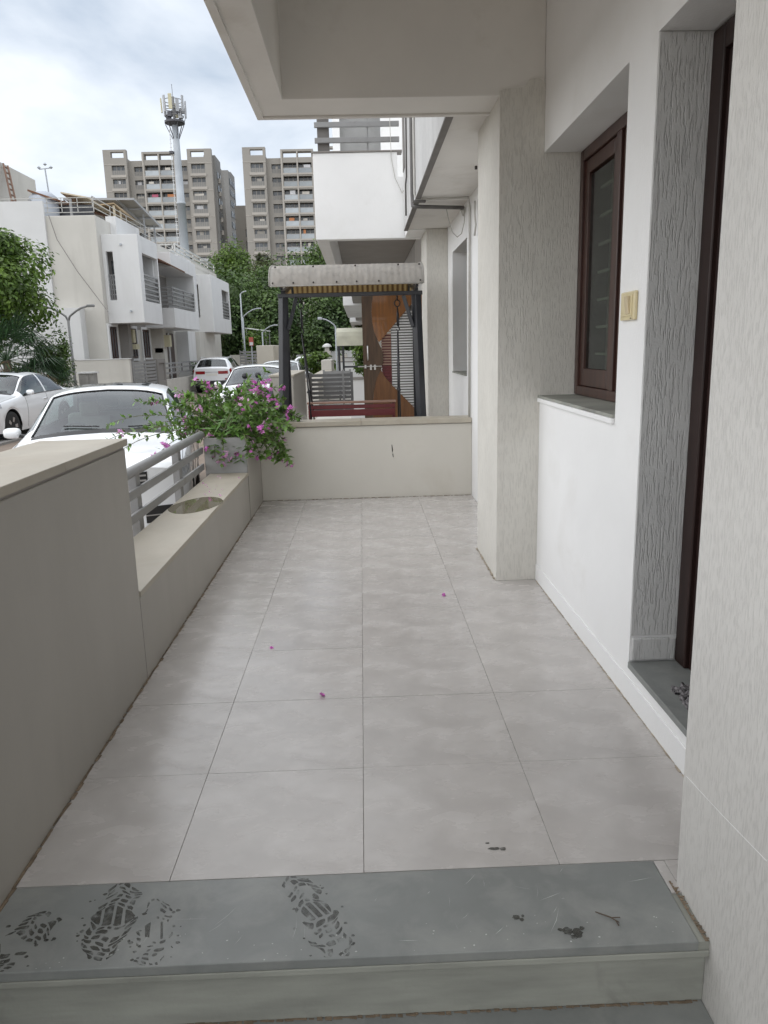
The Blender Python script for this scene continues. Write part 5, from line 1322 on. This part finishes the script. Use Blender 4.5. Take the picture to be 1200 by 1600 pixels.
        for u in uu:
            for v in vv: ln.v.append(P(u, v, side, -.02))
        for i in range(len(uu) - 1):
            for j in range(len(vv) - 1):
                a = k0 + i * len(vv) + j; ln.f.append((a, a + 1, a + len(vv) + 1, a + len(vv))); ln.m.append(0)
    ln.build('cabin_lining', 'interior', t, smooth=True)
    B('parcel_shelf', 'interior', t, (-.72, .72, rw[0] - .05, rw[1] + .05, st[3][1][3][1] - .04, st[3][1][3][1] - .01))
    zb = st[3][1][3][1] - .06
    cb_ = MB(); cb_.box(-.76, .76, ws[0] + .35, rw[0] + .1, .30, .36); cb_.box(-.80, -.76, ws[0], rw[0], .3, zb - .02); cb_.box(.76, .80, ws[0], rw[0], .3, zb - .02)
    cb_.box(-.74, .74, f_end + .25, ws[0] - .05, .22, .62); cb_.box(-.72, .72, rw[0] + .2, r_end - .2, .3, .7)
    cb_.build('cabin', 'interior', t)
    ds = MB().prism([(ws[0] - .02, zb - .08), (ws[0] + .10, zb + .03), (ws[0] + .50, zb + .02), (ws[0] + .58, zb - .12), (ws[0] + .45, .5)], 'x', -.74, .74).build('dashboard', 'interior', t, bevel=.03)
    B('paper_card', 'cloth_white', ds, (-.60, -.35, ws[0] + .02, ws[0] + .03, zb + .05, zb + .06))
    for x in (-.37, .37):
        y = ws[0] + 1.10
        MB().prism([(y - .1, .42), (y - .12, .58), (y + .34, .55), (y + .52, 1.08), (y + .64, 1.07), (y + .48, .42)], 'x', x - .24, x + .24).build('seat', 'interior_pale', t, bevel=.05)
        B('headrest', 'interior_pale', t, (x - .12, x + .12, y + .54, y + .63, 1.09, 1.26), bevel=.035)
    B('rear_seat', 'interior_pale', t, (-.66, .66, rw[0] - .20, rw[0] - .02, .5, 1.12), bevel=.05)
    swm = MB(); c = Vector((-.37 if True else .37, ws[0] + .72, zb + .06))
    swm.tube([(c.x + .18 * math.cos(a), c.y - .18 * math.sin(a) * .45, c.z + .18 * math.sin(a) * .89) for a in np.linspace(0, 2 * math.pi, 25)], .015, 6, cap=False)
    swm.bar((c.x - .17, c.y, c.z), (c.x + .17, c.y, c.z), .05, .03); swm.bar((c.x, c.y, c.z), (c.x, c.y + .06, c.z - .16), .05, .03)
    swm.build('steering_wheel', 'interior', t, smooth=True)
    B('rear_view_mirror', 'trim_black', t, (-.11, .11, ws[1] - .12, ws[1] - .09, 1.28 if spec is SEDAN else 1.40, 1.345 if spec is SEDAN else 1.465))
    if detail:
        wp = MB(); wp.tube([P(ws[0] + .0, 5.3, 1, .02), P(ws[0] + .06, 4.5, 1, .018)], .008, 5); wp.tube([P(ws[0] + .01, 5.9, -1, .02), P(ws[0] + .07, 4.9, -1, .018)], .008, 5)
        wp.build('wiper', 'trim_black', t)
    t.location = loc; t.rotation_euler = (0, 0, rot)
    return t
make_car('parked_car', 'white saloon parked right outside the grey railing, windscreen facing the porch', SEDAN, (-2.90, 8.80, RZ), math.radians(11))
make_car('parked_car', 'white saloon across the lane showing its side and front wheel', SEDAN, (-8.62, 18.3, RZ), math.radians(-2))
make_car('parked_car', 'white saloon facing the porch behind the black motorcycle mirrors', SEDAN, (-2.72, 20.0, RZ), 0, 0)
make_car('parked_car', 'farther white saloon showing only its roof beyond the motorcycle', SEDAN, (-2.9, 27.6, RZ), 0, 0)
make_car('parked_car', 'white hatchback with red tail lights seen from behind below the balconies', SUV, (-6.87, 37.1, RZ), math.pi, 0)
make_car('parked_car', 'white hatchback half hidden by the left post of the swing', SUV, (-2.1, 33.5, RZ), math.radians(180), 0)

# motorcycle beyond the planter
mc = thing('motorcycle', 'black motorcycle with two round mirrors standing beyond the flower planter', 'motorcycle', (-1.62, 10.6, RZ))
mx = -1.60
for y in (10.15, 11.45):
    MB().lathe([(.22, -.05), (.29, -.045), (.30, 0), (.29, .045), (.22, .05)], (mx, y, RZ + .30), 22, 'x').build('wheel', 'rubber', mc, smooth=True)
bd = MB().prism([(10.55, .12), (10.6, .38), (10.85, .50), (11.1, .40), (11.6, .48), (11.7, .42), (11.3, .2), (11.2, -.1), (10.7, -.12)], 'x', mx - .12, mx + .12)
bd.build('body', 'metal_black', mc, bevel=.04)
hb = MB().tube([(mx - .04, 10.17, RZ + .3), (mx - .04, 10.45, .55)], .022, 8); hb.tube([(mx + .04, 10.17, RZ + .3), (mx + .04, 10.45, .55)], .022, 8)
hb.tube([(mx - .34, 10.62, .80), (mx - .18, 10.50, .78), (mx, 10.48, .72), (mx + .18, 10.50, .78), (mx + .34, 10.62, .80)], .013, 8)
hb.build('handlebar', 'metal_black', mc, smooth=True)
hl = MB()
for i in range(9):
    pass
hl.lathe([(.01, -.14), (.09, -.12), (.13, -.04), (.14, .04), (.12, .12), (.03, .16)], (mx - .03, 10.38, .80), 16, 'y').build('headlamp', 'metal_black', mc, smooth=True)
B('visor', 'metal_black', mc, (mx - .12, mx + .09, 10.30, 10.42, .90, .955), bevel=.03)
for x0, x1, z in ((mx - .10, mx - .005, 1.075), (mx + .13, mx + .175, 1.08)):
    s_ = MB().tube([(x0 - .02, 10.52, .80), (x0 + .01, 10.5, .92), (x1, 10.48, z - .05)], .008, 6).build('mirror_stem', 'metal_black', mc, smooth=True)
    MB().lathe([(.005, -.02), (.035, -.015), (.042, 0), (.035, .012), (.005, .014)], (x1, 10.47, z), 14, 'y').build('mirror', 'metal_black', s_, smooth=True).scale = (1, 1, 1)
lv = MB().bar((mx + .15, 10.5, .98), (mx + .20, 10.48, .82), .03, .04); lv.bar((mx + .18, 10.45, .86), (mx + .26, 10.5, .78), .05, .05)
lv.build('lever', 'metal_black', mc, bevel=.008)
sd = MB().prism([(10.42, .62), (10.44, .78), (10.5, .88), (10.52, .80), (10.58, .86), (10.60, .72), (10.5, .55)], 'x', mx + .24, mx + .36).build('hand_guard', 'metal_black', mc, bevel=.01)
MB().prism([(11.0, .40), (11.05, .46), (11.65, .54), (11.7, .48)], 'x', mx - .13, mx + .13).build('seat', 'rubber', mc, bevel=.03)

# ------------------------------------------------------------------ vegetation
def leafq(mb, c, d, n, L, w, fold=.25):
    """one folded leaf: two quads meeting on the midrib"""
    s = d.cross(n).normalized(); n = s.cross(d).normalized()
    a, b = c, c + d * L; m1 = c + d * L * .45
    k = len(mb.v)
    mb.v += [tuple(a), tuple(m1 + s * w + n * w * fold), tuple(b), tuple(m1 - s * w + n * w * fold), tuple(m1)]
    mb.f += [(k, k + 4, k + 2, k + 1), (k, k + 3, k + 2, k + 4)]; mb.m += [0, 0]
def rv(r): return Vector((r.gauss(0, 1), r.gauss(0, 1), r.gauss(0, 1))).normalized()
def crown(mb, c, rad, n, size, r, lumps=14, lump_r=.42, droop=0.0):
    c = Vector(c); Ls = []
    for k in range(lumps):
        d = rv(r); f = r.uniform(.45, .80); Ls.append((Vector((d.x * rad[0] * f, d.y * rad[1] * f, d.z * rad[2] * f)), lump_r * r.uniform(.7, 1.25)))
    Ls.append((Vector((0, 0, 0)), .6))
    for k in range(n):
        lc, lr = r.choice(Ls); d = rv(r); q = r.uniform(.55, 1.05)
        if r.random() < .08: q *= r.uniform(1.05, 1.3)
        p = c + lc + Vector((d.x * rad[0], d.y * rad[1], d.z * rad[2])) * lr * q
        nn = (d + Vector((0, 0, .5)) + rv(r) * .7).normalized(); dd = nn.orthogonal().normalized()
        dd = (Matrix.Rotation(r.uniform(0, 6.28), 3, nn) @ dd - Vector((0, 0, droop))).normalized()
        leafq(mb, p, dd, nn, size * r.uniform(.6, 1.3), size * r.uniform(.22, .4))
def trunk(mb, base, top, r0, r, limbs=5, spread=1.0):
    b, t = Vector(base), Vector(top)
    pts = [b.lerp(t, f) + Vector((r.uniform(-.06, .06), r.uniform(-.06, .06), 0)) * (t - b).length * .3 * f for f in (0, .3, .6, 1)]
    mb.tube(pts, [r0, r0 * .8, r0 * .62, r0 * .4], 8)
    for k in range(limbs):
        f = r.uniform(.4, .95); p = b.lerp(t, f); d = Vector((r.uniform(-1, 1), r.uniform(-1, 1), r.uniform(.4, 1.1))).normalized() * (t - b).length * .55 * spread
        mb.tube([p, p + d * .5 + Vector((0, 0, .05)), p + d], [r0 * .4, r0 * .28, r0 * .1], 6)
def tree(label, base, h, rad, n, size, leaf, seed, cat='tree', name='tree', group=None, cz=None, lumps=14, tr0=None):
    r = random.Random(seed); t = thing(name, label, cat, base, group)
    b = Vector(base); zc = cz if cz is not None else b.z + h - rad[2]
    tm = MB(); trunk(tm, b, (b.x, b.y, zc), tr0 or h * .022, r, 6, rad[0] / max(.5, (zc - b.z)) * 1.1); tm.build('trunk', 'bark', t, smooth=True)
    cm_ = MB(); crown(cm_, (b.x, b.y, zc), rad, n, size, r, lumps); cm_.build('crown', leaf, t)
    return t
tree('bright green bushy tree over the palms at the left edge', (-10.6, 22.0, RZ), 5.4, (1.95, 1.6, 1.75), 21000, .14, 'leaf_bright', 3, cz=3.35, lumps=30)
tree('loose olive shrub between the palm and the grey street lamp', (-8.95, 22.6, RZ), 2.2, (.55, .5, .85), 3200, .085, 'leaf_mid', 4, 'shrub', 'shrub', cz=1.35)
tree('low yellowish shrub under the bright green tree', (-9.5, 21.2, RZ), 1.3, (.55, .5, .7), 1200, .10, 'leaf_olive', 5, 'shrub', 'shrub', cz=.6)
def palm(label, base, h, n, L, seed, group=None):
    r = random.Random(seed); t = thing('fan_palm', label, 'palm', base, group); b = Vector(base)
    MB().tube([b, b + Vector((.05, 0, h * .5)), b + Vector((.02, .04, h))], [.14, .11, .10], 9).build('trunk', 'bark', t, smooth=True)
    for k in range(n):
        a = 2.4 * k; el = math.radians(70 - 110 * (k / n)); d = Vector((math.cos(a) * math.cos(el), math.sin(a) * math.cos(el), math.sin(el)))
        top = b + Vector((.02, .04, h)); e = top + d * L * .6; fm = MB()
        fm.tube([top, top + d * L * .3 + Vector((0, 0, .03)), e], .012, 4)
        side = d.cross(Vector((0, 0, 1))).normalized(); up = side.cross(d)
        for q in range(21):
            th = math.radians(-105 + 210 * q / 20); ld_ = (d * math.cos(th) + side * math.sin(th)).normalized()
            tip = e + ld_ * L * .62 * r.uniform(.85, 1.05) - Vector((0, 0, .16 * L * abs(math.sin(th)) + r.uniform(0, .14) * L)); m_ = e + ld_ * L * .36
            w = up.cross(ld_).normalized() * .022; kk = len(fm.v)
            fm.v += [tuple(e), tuple(m_ + w), tuple(tip), tuple(m_ - w)]; fm.f.append((kk, kk + 1, kk + 2, kk + 3)); fm.m.append(0)
        fm.build('frond', 'palm_leaf' if k < n * .78 else 'palm_dry', t)
    return t
palm('dark green fan palm beside the garden wall, at the left edge', (-9.35, 20.3, RZ), 1.75, 34, 1.3, 11)
palm('smaller fan palm half hidden behind the white saloon', (-8.75, 21.2, RZ), 1.1, 22, .85, 12)
G = 'trees beyond the houses'
TR = [  # x, y, h, rx, rz, leaf, label
    (-12.2, 74, 11.7, 2.5, 3.4, 'leaf_light', 'light green rounded tree in front of the apartment towers, above the roof line'),
    (-9.0, 72, 10.7, 2.3, 3.8, 'leaf_olive', 'olive tree next to the canopy corner of the swing'),
    (-17.0, 76, 9.8, 2.6, 3.4, 'leaf_dark', 'dark tree peeping over the terrace rail of the second white house'),
    (-14.0, 68, 9.2, 2.8, 4.0, 'leaf_mid', 'mid green tree rising right beside the second white house'),
    (-10.8, 65, 9.0, 2.8, 4.0, 'leaf_dark', 'dark leafy tree below the light green rounded one'),
    (-8.2, 69, 9.8, 2.4, 4.2, 'leaf_mid', 'leafy green tree just left of the swing post'),
    (-9.6, 60, 7.8, 2.8, 3.6, 'leaf_dark', 'dark tree behind the tall lamp pole'),
    (-7.2, 66, 10.6, 3.2, 4.6, 'leaf_dark', 'tall dark tree framed by the left post of the swing'),
    (-3.6, 68, 11.0, 3.4, 4.9, 'leaf_mid', 'green tree framed in the middle of the swing'),
    (-.4, 70, 11.0, 3.2, 5.0, 'leaf_dark', 'dark tree behind the curved lamp in the swing frame'),
    (2.8, 66, 10.0, 3.0, 4.6, 'leaf_dark', 'dark tree beside the far white balconies'),
    (-5.2, 59, 6.6, 2.5, 3.1, 'leaf_dark', 'low dark tree at the end of the lane'),
    (-1.9, 62, 6.8, 2.5, 3.2, 'leaf_dark', 'low dark tree in the left part of the swing frame'),
    (-12.4, 57, 5.2, 2.2, 2.4, 'leaf_olive', 'small olive tree behind the shade sheet'),
    (-6.9, 56, 4.2, 1.5, 1.9, 'leaf_mid', 'small light tree near the pale gate'),
    (.8, 44, 5.4, 1.4, 2.4, 'leaf_olive', 'rusty olive tree against the far white balconies'),
]
for k, (x, y, h, rx, rz, lf, lab) in enumerate(TR):
    tree(lab, (x, y, RZ), h, (rx, rx, rz), 7500 if rx > 2 else 4000, .30 if rx > 2 else .2, lf, 40 + k, group=G, lumps=18)
st_ = MB(); r = random.Random(90)
for x in np.linspace(-34, 12, 20): crown(st_, (x, 92 + r.uniform(-3, 3), 3.6), (3.2, 2.5, 4.4), 900, .6, r, 8)
o = st_.build('tree_belt', 'leaf_dark', None); o['kind'] = 'stuff'; tag(o, 'dark belt of trees closing the view at the end of the lane', 'trees', kind='stuff')
for lab, x, y, rx, rz, n, s_, lf, sd in (
    ('light green hedge plants around the small gate pillar', -1.75, 30.5, .75, .55, 1500, .14, 'leaf_bright', 61),
    ('green bush beside the far swing canopy', .1, 24.5, .55, .6, 1100, .13, 'leaf_bright', 62),
    ('climbing bush over the far compound gate', -7.1, 50.5, .9, 1.3, 1200, .2, 'leaf_bright', 63),
    ('small dark plant behind the rails near the hatchback', -8.4, 38.8, .8, .35, 500, .14, 'leaf_mid', 64)):
    t = thing('bush', lab, 'bush', (x, y, 0)); rr = random.Random(sd)
    m_ = MB(); crown(m_, (x, y, .35 + rz), (rx, rx * .7, rz), n, s_, rr, 8); m_.build('foliage', lf, t)
    MB().tube([(x, y, RZ), (x + .05, y, .5 + rz)], .03, 6).build('stem', 'bark', t)

# flowering shrub spilling over the planter
fp = thing('flowering_shrub', 'arching shrub with small glossy leaves and magenta pink blossoms spilling over the planter', 'shrub', (-1.16, 6.9, .66))
r = random.Random(2024)
sm_, lf_ = MB(), MB(); tips = []
def stem(p0, d, L, bend, n_leaf, fl):
    p = Vector(p0); d = Vector(d).normalized(); pts = [p.copy()]; ns = 10
    for k in range(ns):
        d = (d + Vector((r.uniform(-.10, .10), r.uniform(-.10, .10), -bend * (k + 2) / ns * .22))).normalized(); p = p + d * L / ns; pts.append(p.copy())
    sm_.tube(pts, [.0055 * (1 - .6 * k / ns) for k in range(ns + 1)], 5)
    for k in range(n_leaf):
        f = r.uniform(.12, 1) ** .8 * ns; i = min(ns - 1, int(f)); q = pts[i].lerp(pts[i + 1], f - i); ax = (pts[i + 1] - pts[i]).normalized()
        for s_ in (1, -1):
            o_ = (Matrix.Rotation(r.uniform(0, 6.28), 3, ax) @ ax.orthogonal().normalized() * s_ + ax * .5).normalized()
            nn = (Vector((0, 0, 1)) + rv(r) * .55).normalized()
            if abs(o_.dot(nn)) > .9: continue
            leafq(lf_, q, o_, nn, r.uniform(.04, .074), r.uniform(.012, .020), .18)
    tips.append((pts[-1], d))
    if r.random() < .5: tips.append((pts[-3], d))
for k in range(88):                                                                      # the rounded mass
    a = r.uniform(0, 6.28); el = r.uniform(.25, 1.35)
    stem((-1.16 + r.uniform(-.12, .12), 6.85 + r.uniform(-.5, .5), .69), (math.cos(a) * math.cos(el), math.sin(a) * math.cos(el), math.sin(el)), r.uniform(.38, .62), r.uniform(.3, 1.6), 24, 1)
for k in range(13):                                                                      # trailing over the partition wall towards the porch
    stem((-1.08 + r.uniform(-.1, .08), 6.6 + r.uniform(-.2, .3), .68), (1, r.uniform(-.35, .25), r.uniform(.1, .8)), r.uniform(.36, .58), r.uniform(1.2, 2.6), 24, 1)
for dz, L, dy, b_ in ((.36, 1.02, -.25, .5), (.05, .98, -.55, .5), (.22, .72, -.3, .4), (.42, .70, -.1, .3), (-.02, .72, -.7, .6), (.12, 1.12, -.35, .45), (.3, .60, -.6, .8), (.5, .8, -.3, .4), (.16, .85, -.5, .35)):        # long whips towards the lane
    stem((-1.22, 6.65, .74), (-1, dy, dz + .1), L, b_, 26, 1)
for k in range(12):                                                                      # short sprays hanging over the planter front
    stem((-1.16 + r.uniform(-.14, .14), 6.36 + r.uniform(0, .1), .70), (r.uniform(-.5, .5), -1, r.uniform(-.1, .6)), r.uniform(.18, .32), r.uniform(1.5, 3.5), 14, 1)
sm_.build('stems', 'stem', fp, smooth=True)
lo_ = lf_.build('foliage', 'leaf_shrub', fp)
nf = 0
for (p, d) in tips:
    if r.random() > .40: continue
    mb = MB()
    for q in range(r.choice((2, 3, 5, 6))):
        blossom(mb, p + rv(r) * .03 + Vector((0, 0, .010)), r.uniform(.019, .029), 5, r)
    mb.build('blossom', 'petal' if r.random() < .72 else 'petal_pale', fp); nf += 1
bb = MB()                                                                                # long bamboo like blades at the front
for k in range(15):
    p = Vector((-1.15 + r.uniform(-.12, .12), 6.33 + r.uniform(-.02, .15), .66 + r.uniform(0, .22))); d = Vector((r.uniform(-.8, .5), -r.uniform(.2, .7), r.uniform(-.9, .2))).normalized()
    leafq(bb, p, d, Vector((0, -.5, 1)), r.uniform(.14, .24), .012, .1)
bb.build('long_leaves', 'leaf_bamboo', fp)
